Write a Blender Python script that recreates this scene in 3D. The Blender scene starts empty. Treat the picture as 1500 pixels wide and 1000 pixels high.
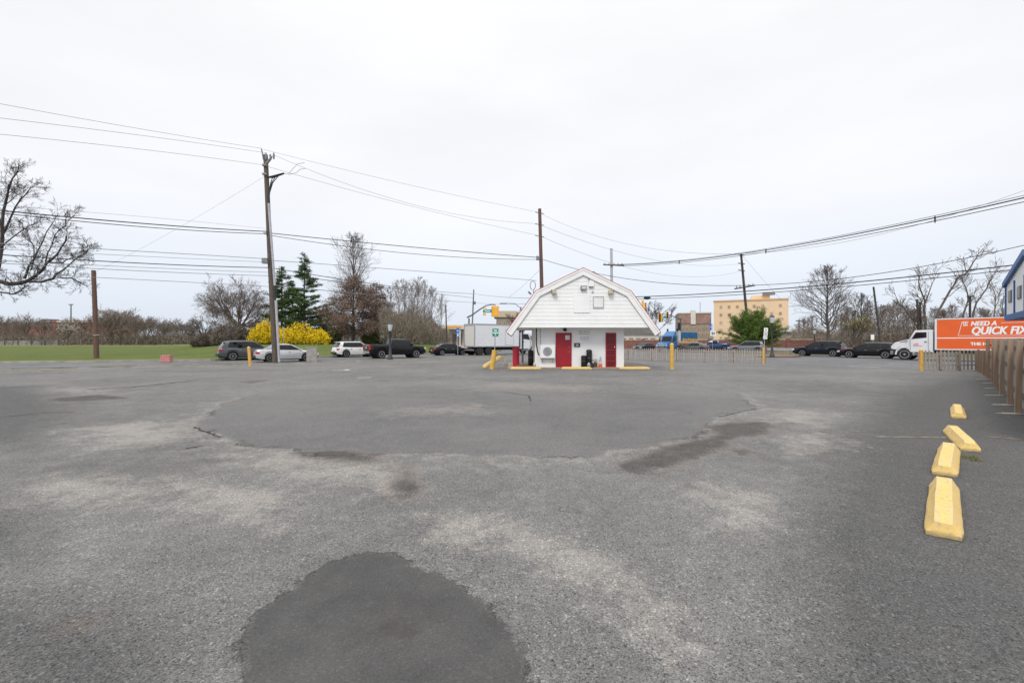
import bpy, math, random
import numpy as np
from mathutils import Vector, Matrix, noise
R_ = math.radians
random.seed(7)
SC = bpy.context.scene
COL = SC.collection

# ------------------------------------------------------------------ camera, sky, sun, exposure
F, HC = 667.0, 1.65                    # focal length in photo pixels (1500 wide), eye height
cam_d = bpy.data.cameras.new('camera'); cam = bpy.data.objects.new('camera', cam_d); COL.objects.link(cam)
cam.location = (0, 0, HC); cam.rotation_euler = (R_(90), 0, 0)
cam_d.sensor_width = 36.0; cam_d.lens = F / 1500 * 36; cam_d.clip_start = 0.05; cam_d.clip_end = 3000
SC.camera = cam
SUN_EL, SUN_AZ = 46, 200               # azimuth: the sun stands behind the camera, slightly to its left
w = bpy.data.worlds.new('World'); SC.world = w; w.use_nodes = True
nt = w.node_tree; nt.nodes.clear()
def N(tree, kind, **kw):
    n = tree.nodes.new(kind)
    for k, v in kw.items(): setattr(n, k, v)
    return n
out = N(nt, 'ShaderNodeOutputWorld'); mixs = N(nt, 'ShaderNodeMixShader')
sky = N(nt, 'ShaderNodeTexSky', sky_type='NISHITA', sun_disc=False)
sky.sun_elevation = R_(SUN_EL); sky.sun_rotation = R_(SUN_AZ)
bg1 = N(nt, 'ShaderNodeBackground'); bg1.inputs[1].default_value = 0.1
bg2 = N(nt, 'ShaderNodeBackground'); bg2.inputs[1].default_value = 1.0
tc = N(nt, 'ShaderNodeTexCoord'); sep = N(nt, 'ShaderNodeSeparateXYZ')
ramp = N(nt, 'ShaderNodeValToRGB')
e = ramp.color_ramp.elements
e[0].position = 0.0; e[0].color = (0.71, 0.775, 0.88, 1)
e[1].position = 1.0; e[1].color = (2.05, 2.03, 2.0, 1)
q = e.new(0.10); q.color = (0.77, 0.82, 0.905, 1)
q = e.new(0.25); q.color = (0.90, 0.912, 0.948, 1)
q = e.new(0.5); q.color = (0.95, 0.952, 0.965, 1)
q = e.new(0.66); q.color = (0.985, 0.985, 0.99, 1)
mp = N(nt, 'ShaderNodeMapping'); mp.inputs['Scale'].default_value = (1.0, 1.0, 3.2)
nz = N(nt, 'ShaderNodeTexNoise'); nz.inputs['Scale'].default_value = 1.7; nz.inputs['Detail'].default_value = 5; nz.inputs['Roughness'].default_value = 0.5
mr = N(nt, 'ShaderNodeMapRange'); mr.inputs[1].default_value = 0.3; mr.inputs[2].default_value = 0.7
mr.inputs[3].default_value = 0.94; mr.inputs[4].default_value = 1.055
mul = N(nt, 'ShaderNodeVectorMath', operation='SCALE')
L = nt.links.new
L(tc.outputs['Generated'], sep.inputs[0]); L(sep.outputs['Z'], ramp.inputs[0])
L(tc.outputs['Generated'], mp.inputs[0]); L(mp.outputs[0], nz.inputs['Vector']); L(nz.outputs[0], mr.inputs[0])
L(ramp.outputs[0], mul.inputs[0]); L(mr.outputs[0], mul.inputs['Scale']); L(mul.outputs[0], bg2.inputs[0])
L(sky.outputs[0], bg1.inputs[0]); L(bg1.outputs[0], mixs.inputs[1]); L(bg2.outputs[0], mixs.inputs[2])
mixs.inputs[0].default_value = 0.93; L(mixs.outputs[0], out.inputs[0])
sd = bpy.data.lights.new('sun', 'SUN'); sd.energy = 1.5; sd.angle = R_(16); sd.color = (1.0, 0.965, 0.92)
so = bpy.data.objects.new('sun', sd); COL.objects.link(so)
so.rotation_euler = (R_(90 - SUN_EL), 0, R_(180 - SUN_AZ))
sv = SC.view_settings; sv.view_transform = 'Standard'; sv.look = 'None'; sv.exposure = 0.11; sv.gamma = 1; sv.use_curve_mapping = False
try:
    SC.cycles.max_bounces = 6; SC.cycles.transparent_max_bounces = 4; SC.cycles.use_denoising = True
except Exception: pass

# ------------------------------------------------------------------ helpers
def G(px, py, z=0.0):                   # photo pixel -> point on the ground
    d = F * (HC - z) / (py - 500.0)
    return ((px - 750) * d / F, d, z)
def W(px, py, d):                       # photo pixel at a known distance
    return Vector(((px - 750) * d / F, d, HC + (500 - py) * d / F))
def lerp(a, b, t): return a + (b - a) * t
def smooth(t): t = min(1, max(0, t)); return t * t * (3 - 2 * t)

class MB:
    def __init__(s): s.v = []; s.f = []
    def add(s, vs, fs):
        o = len(s.v); s.v += [tuple(p) for p in vs]; s.f += [tuple(i + o for i in f) for f in fs]; return s
    def box(s, c, size, rz=0.0, M=None):
        hx, hy, hz = size[0] / 2, size[1] / 2, size[2] / 2
        P = [Vector((x, y, z)) for z in (-hz, hz) for x, y in ((-hx, -hy), (hx, -hy), (hx, hy), (-hx, hy))]
        m = M or Matrix.Rotation(rz, 3, 'Z'); c = Vector(c)
        return s.add([m @ p + c for p in P], [(3, 2, 1, 0), (4, 5, 6, 7), (0, 1, 5, 4), (1, 2, 6, 5), (2, 3, 7, 6), (3, 0, 4, 7)])
    def bbox(s, x0, x1, y0, y1, z0, z1): return s.box(((x0 + x1) / 2, (y0 + y1) / 2, (z0 + z1) / 2), (x1 - x0, y1 - y0, z1 - z0))
    def bar(s, a, b, wd, th=None):      # square bar between two points
        a = Vector(a); b = Vector(b); d = b - a; Ln = d.length; q = d.to_track_quat('X', 'Z').to_matrix()
        return s.box((a + b) / 2, (Ln, wd, th or wd), M=q)
    def tube(s, pts, rad, n=8, cap=True):
        pts = [Vector(p) for p in pts]
        if not isinstance(rad, (list, tuple)): rad = [rad] * len(pts)
        o = len(s.v); t0 = (pts[1] - pts[0]).normalized()
        ref = Vector((1, 0, 0)) if abs(t0.x) < 0.9 else Vector((0, 1, 0))
        for i, p in enumerate(pts):
            t = (pts[min(i + 1, len(pts) - 1)] - pts[max(i - 1, 0)]).normalized()
            u = ref - t * ref.dot(t); u.normalize(); vv = t.cross(u); ref = u
            for k in range(n):
                a = 2 * math.pi * k / n
                s.v.append(tuple(p + (u * math.cos(a) + vv * math.sin(a)) * rad[i]))
        for i in range(len(pts) - 1):
            for k in range(n):
                k2 = (k + 1) % n
                s.f.append((o + i * n + k, o + i * n + k2, o + (i + 1) * n + k2, o + (i + 1) * n + k))
        if cap:
            s.f.append(tuple(o + k for k in range(n))[::-1]); s.f.append(tuple(o + (len(pts) - 1) * n + k for k in range(n)))
        return s
    def lathe(s, prof, n=20, c=(0, 0, 0), axis='Z'):
        o = len(s.v)
        for r, h in prof:
            for k in range(n):
                a = 2 * math.pi * k / n; p = (r * math.cos(a), r * math.sin(a), h)
                if axis == 'Y': p = (p[0], h, p[1])
                if axis == 'X': p = (h, p[0], p[1])
                s.v.append((p[0] + c[0], p[1] + c[1], p[2] + c[2]))
        for i in range(len(prof) - 1):
            for k in range(n):
                k2 = (k + 1) % n; s.f.append((o + i * n + k, o + i * n + k2, o + (i + 1) * n + k2, o + (i + 1) * n + k))
        s.f.append(tuple(o + k for k in range(n))[::-1]); m = o + (len(prof) - 1) * n; s.f.append(tuple(m + k for k in range(n)))
        return s
    def prism(s, poly, d0, d1, plane='XZ'):   # poly in plane, extruded along the third axis
        n = len(poly); o = len(s.v)
        for d in (d0, d1):
            for a, b in poly: s.v.append((a, d, b) if plane == 'XZ' else ((a, b, d) if plane == 'XY' else (d, a, b)))
        s.f.append(tuple(o + k for k in range(n))); s.f.append(tuple(o + n + k for k in range(n))[::-1])
        for k in range(n): s.f.append((o + k, o + n + k, o + n + (k + 1) % n, o + (k + 1) % n))
        return s
    def mesh(s, name, mat, smooth_deg=None):
        me = bpy.data.meshes.new(name); me.from_pydata(s.v, [], s.f); me.update()
        if mat: me.materials.append(mat)
        return me
    def build(s, name, mat, parent=None, smooth_deg=None, bevel=0, fix=True):
        me = s.mesh(name, mat)
        if fix or bevel:
            import bmesh
            bm = bmesh.new(); bm.from_mesh(me); bmesh.ops.recalc_face_normals(bm, faces=bm.faces)
            if bevel:
                es = [e_ for e_ in bm.edges if len(e_.link_faces) == 2 and e_.calc_face_angle(0) > 0.5]
                bmesh.ops.bevel(bm, geom=es, offset=bevel, segments=2, affect='EDGES', profile=0.6)
            bm.to_mesh(me); bm.free()
        if smooth_deg is not None:
            me.polygons.foreach_set('use_smooth', [True] * len(me.polygons)); me.set_sharp_from_angle(angle=R_(smooth_deg))
        return link(name, me, parent)
def link(name, me, parent=None):
    o = bpy.data.objects.new(name, me); COL.objects.link(o)
    if parent: o.parent = parent
    return o
def tag(o, label=None, cat=None, group=None, kind=None):
    if label: o['label'] = label
    if cat: o['category'] = cat
    if group: o['group'] = group
    if kind: o['kind'] = kind
    return o
def thing(name, label, cat, loc=(0, 0, 0), rz=0, group=None):
    o = bpy.data.objects.new(name, None); COL.objects.link(o); o.location = loc; o.rotation_euler = (0, 0, rz)
    o.empty_display_size = 0.3
    return tag(o, label, cat, group)
def copy_tree(o, parent=None):
    c = o.copy(); COL.objects.link(c)
    if parent: c.parent = parent
    for ch in [x for x in o.children]: copy_tree(ch, c)
    return c
def struct(name, mb, mat, **kw): return tag(mb.build(name, mat, **kw), kind='structure')

# ------------------------------------------------------------------ materials
def mat(name, col, rough=0.6, metal=0.0, var=0.12, scale=6.0, bump=0.0, coat=0.0, col2=None, spec=0.5, stretch=None, detail=6):
    m = bpy.data.materials.new(name); m.use_nodes = True; t = m.node_tree; b = t.nodes['Principled BSDF']
    b.inputs['Roughness'].default_value = rough; b.inputs['Metallic'].default_value = metal
    b.inputs['Specular IOR Level'].default_value = spec
    if coat: b.inputs['Coat Weight'].default_value = coat; b.inputs['Coat Roughness'].default_value = 0.06
    tcx = N(t, 'ShaderNodeTexCoord'); nzx = N(t, 'ShaderNodeTexNoise'); nzx.inputs['Scale'].default_value = scale; nzx.inputs['Detail'].default_value = detail
    src = tcx.outputs['Object']
    if stretch:
        mpx = N(t, 'ShaderNodeMapping'); mpx.inputs['Scale'].default_value = stretch; t.links.new(src, mpx.inputs[0]); src = mpx.outputs[0]
    t.links.new(src, nzx.inputs['Vector'])
    mx = N(t, 'ShaderNodeMix', data_type='RGBA')
    c2 = col2 or tuple(min(1, c * (1 + var)) for c in col); c1 = col if col2 else tuple(c * (1 - var) for c in col)
    mx.inputs[6].default_value = (*c1, 1); mx.inputs[7].default_value = (*c2, 1)
    mrx = N(t, 'ShaderNodeMapRange'); mrx.inputs[1].default_value = 0.3; mrx.inputs[2].default_value = 0.7
    t.links.new(nzx.outputs[0], mrx.inputs[0]); t.links.new(mrx.outputs[0], mx.inputs[0]); t.links.new(mx.outputs[2], b.inputs['Base Color'])
    if bump:
        bp = N(t, 'ShaderNodeBump'); bp.inputs['Strength'].default_value = bump; bp.inputs['Distance'].default_value = 0.02
        t.links.new(nzx.outputs[0], bp.inputs['Height']); t.links.new(bp.outputs[0], b.inputs['Normal'])
    return m
def leafmat(name, c1, c2, rough=0.7, trans=0.0):   # colour varies leaf by leaf (random per mesh island)
    m = bpy.data.materials.new(name); m.use_nodes = True; t = m.node_tree; b = t.nodes['Principled BSDF']
    b.inputs['Roughness'].default_value = rough; b.inputs['Specular IOR Level'].default_value = 0.25
    g = N(t, 'ShaderNodeNewGeometry'); mx = N(t, 'ShaderNodeMix', data_type='RGBA')
    mx.inputs[6].default_value = (*c1, 1); mx.inputs[7].default_value = (*c2, 1)
    t.links.new(g.outputs['Random Per Island'], mx.inputs[0]); t.links.new(mx.outputs[2], b.inputs['Base Color'])
    return m
M = dict(
    white=mat('white_paint', (0.86, 0.86, 0.855), 0.55, var=0.04, scale=1.3),
    wallwhite=mat('wall_white', (0.84, 0.84, 0.845), 0.6, var=0.07, scale=1.1, bump=0.05),
    fascia=mat('fascia_white', (0.85, 0.84, 0.825), 0.5, var=0.05, scale=2.0),
    red=mat('door_red', (0.33, 0.008, 0.020), 0.45, var=0.12, scale=2.5),
    redtrim=mat('red_trim', (0.45, 0.05, 0.06), 0.5, var=0.2),
    pumpred=mat('red_cabinet', (0.50, 0.015, 0.04), 0.4, var=0.1),
    black=mat('black_plastic', (0.012, 0.012, 0.014), 0.5, var=0.3),
    dark=mat('dark_under', (0.015, 0.015, 0.016), 0.8, var=0.3),
    tyre=mat('tyre_rubber', (0.018, 0.018, 0.019), 0.85, var=0.2),
    rim=mat('rim_alloy', (0.55, 0.56, 0.58), 0.3, 0.85, var=0.08),
    rimdark=mat('rim_dark', (0.12, 0.12, 0.125), 0.35, 0.7, var=0.1),
    chrome=mat('chrome', (0.65, 0.65, 0.66), 0.2, 1.0, var=0.05),
    glass=mat('window_glass', (0.006, 0.008, 0.010), 0.05, var=0.2, spec=0.45),
    tail=mat('tail_lens', (0.45, 0.008, 0.02), 0.2, var=0.1),
    lens=mat('head_lens', (0.65, 0.67, 0.7), 0.12, var=0.05),
    steel=mat('galvanised', (0.42, 0.43, 0.44), 0.45, 0.5, var=0.15, scale=9),
    greymetal=mat('grey_metal', (0.22, 0.22, 0.23), 0.5, 0.3, var=0.15),
    conduit=mat('grey_conduit', (0.42, 0.43, 0.46), 0.5, var=0.15),
    pole=mat('weathered_pole', (0.11, 0.088, 0.072), 0.9, var=0.35, scale=5, bump=0.5, stretch=(6, 6, 0.4)),
    polebrown=mat('brown_pole', (0.135, 0.078, 0.062), 0.9, var=0.3, scale=5, bump=0.5, stretch=(6, 6, 0.4)),
    wire=mat('wire_black', (0.02, 0.02, 0.022), 0.6, var=0.1),
    wiregrey=mat('wire_grey', (0.22, 0.225, 0.24), 0.5, var=0.1),
    yellow=mat('yellow_paint', (0.66, 0.40, 0.08), 0.6, var=0.14, scale=4),
    concrete=mat('concrete', (0.36, 0.34, 0.31), 0.9, var=0.18, scale=4, bump=0.2),
    utility=mat('utility_grey', (0.33, 0.32, 0.30), 0.8, var=0.2, scale=3),
    kerb=mat('kerb_concrete', (0.34, 0.31, 0.26), 0.9, var=0.25, scale=1.5, bump=0.2),
    paint=mat('road_paint', (0.62, 0.62, 0.60), 0.75, var=0.25, scale=3),
    tanpaint=mat('tan_line', (0.21, 0.17, 0.125), 0.85, var=0.35, scale=6),
    slab=mat('island_slab', (0.36, 0.28, 0.20), 0.9, var=0.2, scale=2),
    pink=mat('pink_plastic', (0.56, 0.25, 0.22), 0.7, var=0.15, scale=4),
    orange=mat('truck_orange', (0.78, 0.125, 0.022), 0.45, var=0.05, scale=1.2),
    truckwhite=mat('truck_white', (0.74, 0.75, 0.78), 0.35, var=0.05, scale=1.5),
    cream=mat('roller_door', (0.62, 0.60, 0.55), 0.5, var=0.05),
    truckgrey=mat('truck_grey', (0.36, 0.40, 0.43), 0.45, 0.3, var=0.1),
    truckblue=mat('truck_blue', (0.03, 0.15, 0.37), 0.35, var=0.15, coat=0.4),
    tarp=mat('blue_tarp', (0.02, 0.13, 0.30), 0.7, var=0.25, scale=2),
    tan=mat('tan_frame', (0.52, 0.44, 0.32), 0.7, var=0.12),
    coneorange=mat('cone_orange', (0.80, 0.10, 0.03), 0.5, var=0.08),
    signgreen=mat('sign_green', (0.0, 0.26, 0.17), 0.5, var=0.06),
    signblue=mat('sign_blue', (0.03, 0.16, 0.62), 0.5, var=0.08),
    signalyellow=mat('signal_yellow', (0.86, 0.40, 0.02), 0.5, var=0.06),
    mast=mat('mast_grey', (0.10, 0.105, 0.11), 0.5, 0.3, var=0.15),
    lampblack=mat('lamp_post_black', (0.035, 0.037, 0.042), 0.5, var=0.2),
    frost=mat('frosted_glass', (0.55, 0.58, 0.62), 0.3, var=0.05),
    brick=mat('far_brick', (0.26, 0.11, 0.085), 0.9, var=0.25, scale=0.6),
    brickwall=mat('brick_wall', (0.22, 0.10, 0.08), 0.9, var=0.3, scale=3),
    brickbuild=mat('grey_brick', (0.30, 0.26, 0.22), 0.9, var=0.2, scale=0.5),
    tanwall=mat('peach_stucco', (0.74, 0.55, 0.355), 0.85, var=0.06, scale=0.3),
    peach2=mat('peach_trim', (0.60, 0.40, 0.22), 0.85, var=0.06),
    farwin=mat('far_window', (0.20, 0.185, 0.17), 0.3, var=0.3),
    offwhite=mat('offwhite_wall', (0.62, 0.61, 0.58), 0.7, var=0.08, scale=0.6),
    blueTrim=mat('blue_trim', (0.006, 0.10, 0.31), 0.45, var=0.12),
    panelwhite=mat('panel_white', (0.78, 0.79, 0.80), 0.6, var=0.04),
    barkfar=mat('far_bark', (0.20, 0.165, 0.14), 0.95, var=0.3, scale=2),
    bark=mat('bare_bark', (0.10, 0.082, 0.072), 0.95, var=0.35, scale=3),
    barkdark=mat('dark_bark', (0.065, 0.055, 0.052), 0.95, var=0.35, scale=3),
    barkred=mat('reddish_bark', (0.15, 0.115, 0.10), 0.95, var=0.35, scale=3),
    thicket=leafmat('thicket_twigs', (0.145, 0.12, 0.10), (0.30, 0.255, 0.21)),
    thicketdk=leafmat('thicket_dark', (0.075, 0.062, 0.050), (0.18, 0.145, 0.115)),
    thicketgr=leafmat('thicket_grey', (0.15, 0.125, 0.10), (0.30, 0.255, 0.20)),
    brownleaf=leafmat('brown_leaves', (0.12, 0.08, 0.06), (0.30, 0.205, 0.155)),
    pine=leafmat('pine_needles', (0.040, 0.080, 0.014), (0.17, 0.25, 0.05)),
    pinedk=leafmat('pine_needles_dark', (0.026, 0.055, 0.014), (0.105, 0.165, 0.045)),
    forsythia=leafmat('forsythia_flowers', (0.55, 0.38, 0.008), (1.0, 0.79, 0.02)),
    budgreen=leafmat('yellow_buds', (0.16, 0.14, 0.03), (0.38, 0.32, 0.06)),
    blossom=leafmat('white_blossom', (0.42, 0.40, 0.34), (0.70, 0.68, 0.60)),
    shrubgreen=leafmat('shrub_leaves', (0.03, 0.05, 0.012), (0.10, 0.11, 0.03)),
    silver=mat('paint_silver', (0.62, 0.63, 0.65), 0.3, 0.35, var=0.02, coat=0.6),
    pearl=mat('paint_white', (0.74, 0.74, 0.73), 0.3, var=0.02, coat=0.7),
    greycar=mat('paint_grey', (0.085, 0.088, 0.095), 0.3, 0.3, var=0.03, coat=0.25),
    greycar2=mat('paint_mid_grey', (0.17, 0.18, 0.195), 0.28, 0.4, var=0.03, coat=0.7),
    blackcar=mat('paint_black', (0.004, 0.0045, 0.006), 0.26, var=0.03, spec=0.28, coat=0.3),
    navycar=mat('paint_navy', (0.004, 0.006, 0.013), 0.26, var=0.03, spec=0.3, coat=0.3),
    bluecar=mat('paint_blue', (0.015, 0.05, 0.14), 0.25, 0.2, var=0.03, coat=0.8),
    maroon=mat('paint_maroon', (0.10, 0.015, 0.02), 0.25, 0.2, var=0.03, coat=0.8),
)
def boards(name, c1, c2, freq):        # weathered timber, each board its own tone
    m = bpy.data.materials.new(name); m.use_nodes = True; t = m.node_tree; b = t.nodes['Principled BSDF']; b.inputs['Roughness'].default_value = 0.9
    g = N(t, 'ShaderNodeNewGeometry'); mx = N(t, 'ShaderNodeMix', data_type='RGBA'); mx.inputs[6].default_value = (*c1, 1); mx.inputs[7].default_value = (*c2, 1)
    tcx = N(t, 'ShaderNodeTexCoord'); mpx = N(t, 'ShaderNodeMapping'); mpx.inputs['Scale'].default_value = (14, 14, 1.2)
    nzx = N(t, 'ShaderNodeTexNoise'); nzx.inputs['Scale'].default_value = freq; nzx.inputs['Detail'].default_value = 8
    ad = N(t, 'ShaderNodeMath', operation='MULTIPLY_ADD'); ad.inputs[1].default_value = 0.45
    l = t.links.new
    l(tcx.outputs['Object'], mpx.inputs[0]); l(mpx.outputs[0], nzx.inputs['Vector'])
    s2 = N(t, 'ShaderNodeMapRange'); s2.inputs[1].default_value = 0.3; s2.inputs[2].default_value = 0.75; s2.inputs[4].default_value = 0.6
    l(nzx.outputs[0], s2.inputs[0]); l(g.outputs['Random Per Island'], ad.inputs[0]); l(s2.outputs[0], ad.inputs[2]); l(ad.outputs[0], mx.inputs[0]); l(mx.outputs[2], b.inputs['Base Color'])
    bp = N(t, 'ShaderNodeBump'); bp.inputs['Strength'].default_value = 0.4; bp.inputs['Distance'].default_value = 0.01; l(nzx.outputs[0], bp.inputs['Height']); l(bp.outputs[0], b.inputs['Normal'])
    return m
M['boardgrey'] = boards('grey_boards', (0.17, 0.16, 0.148), (0.37, 0.345, 0.315), 1.0)
M['postbrown'] = boards('brown_posts', (0.20, 0.135, 0.095), (0.43, 0.32, 0.23), 1.0)
M['picket'] = boards('pale_pickets', (0.25, 0.22, 0.20), (0.47, 0.43, 0.39), 1.0)

def chipped(name, col, under):          # old paint: chips, dirt specks and worn edges
    m = bpy.data.materials.new(name); m.use_nodes = True; t = m.node_tree; b = t.nodes['Principled BSDF']; b.inputs['Roughness'].default_value = 0.7
    tcx = N(t, 'ShaderNodeTexCoord'); l = t.links.new
    n1 = N(t, 'ShaderNodeTexNoise'); n1.inputs['Scale'].default_value = 5; n1.inputs['Detail'].default_value = 8; n1.inputs['Roughness'].default_value = 0.7
    n2 = N(t, 'ShaderNodeTexNoise'); n2.inputs['Scale'].default_value = 22; n2.inputs['Detail'].default_value = 8; n2.inputs['Roughness'].default_value = 0.7
    g = N(t, 'ShaderNodeNewGeometry')
    for n_ in (n1, n2): l(tcx.outputs['Object'], n_.inputs['Vector'])
    r1 = N(t, 'ShaderNodeMapRange'); r1.inputs[1].default_value = 0.35; r1.inputs[2].default_value = 0.7
    l(n1.outputs[0], r1.inputs[0])
    m1 = N(t, 'ShaderNodeMix', data_type='RGBA'); m1.inputs[6].default_value = (*col, 1); m1.inputs[7].default_value = (col[0] * 1.0, col[1] * 1.08, col[2] * 1.75, 1); l(r1.outputs[0], m1.inputs[0])
    r2 = N(t, 'ShaderNodeMapRange'); r2.inputs[1].default_value = 0.585; r2.inputs[2].default_value = 0.64; l(n2.outputs[0], r2.inputs[0])
    m2 = N(t, 'ShaderNodeMix', data_type='RGBA'); m2.inputs[7].default_value = (*under, 1); l(m1.outputs[2], m2.inputs[6]); l(r2.outputs[0], m2.inputs[0])
    sepz = N(t, 'ShaderNodeSeparateXYZ'); l(tcx.outputs['Object'], sepz.inputs[0])
    r3 = N(t, 'ShaderNodeMapRange'); r3.inputs[1].default_value = 0.0; r3.inputs[2].default_value = 0.06; r3.inputs[3].default_value = 1.1; r3.inputs[4].default_value = 0.0; l(sepz.outputs[2], r3.inputs[0])
    mm = N(t, 'ShaderNodeMath', operation='MULTIPLY'); l(r3.outputs[0], mm.inputs[0]); l(n2.outputs[0], mm.inputs[1])
    m3 = N(t, 'ShaderNodeMix', data_type='RGBA'); m3.inputs[7].default_value = (0.10, 0.085, 0.06, 1); l(mm.outputs[0], m3.inputs[0])
    rp = N(t, 'ShaderNodeMapRange'); rp.inputs[1].default_value = 0.515; rp.inputs[2].default_value = 0.56; l(g.outputs['Pointiness'], rp.inputs[0])
    rn_ = N(t, 'ShaderNodeMapRange'); rn_.inputs[1].default_value = 0.46; rn_.inputs[2].default_value = 0.60; l(n2.outputs[0], rn_.inputs[0])
    me_ = N(t, 'ShaderNodeMath', operation='MULTIPLY'); l(rp.outputs[0], me_.inputs[0]); l(rn_.outputs[0], me_.inputs[1])
    m4 = N(t, 'ShaderNodeMix', data_type='RGBA'); m4.inputs[7].default_value = (0.50, 0.45, 0.34, 1); l(me_.outputs[0], m4.inputs[0]); l(m2.outputs[2], m4.inputs[6])
    n3 = N(t, 'ShaderNodeTexNoise'); n3.inputs['Scale'].default_value = 3.0; n3.inputs['Detail'].default_value = 9; n3.inputs['Roughness'].default_value = 0.75
    mp3 = N(t, 'ShaderNodeMapping'); mp3.inputs['Scale'].default_value = (1.0, 3.5, 3.5); mp3.inputs['Location'].default_value = (3.1, 1.7, 0.4); l(tcx.outputs['Object'], mp3.inputs[0]); l(mp3.outputs[0], n3.inputs['Vector'])
    r4 = N(t, 'ShaderNodeMapRange'); r4.inputs[1].default_value = 0.54; r4.inputs[2].default_value = 0.70; r4.inputs[4].default_value = 0.55; l(n3.outputs[0], r4.inputs[0])
    m5 = N(t, 'ShaderNodeMix', data_type='RGBA'); m5.inputs[7].default_value = (0.30, 0.24, 0.14, 1); l(r4.outputs[0], m5.inputs[0]); l(m4.outputs[2], m5.inputs[6]); l(m5.outputs[2], m3.inputs[6]); l(m3.outputs[2], b.inputs['Base Color'])
    bp = N(t, 'ShaderNodeBump'); bp.inputs['Strength'].default_value = 0.35; bp.inputs['Distance'].default_value = 0.01; l(n2.outputs[0], bp.inputs['Height']); l(bp.outputs[0], b.inputs['Normal'])
    return m
M['stop'] = chipped('wheel_stop_paint', (0.70, 0.47, 0.125), (0.25, 0.22, 0.16))

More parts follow.
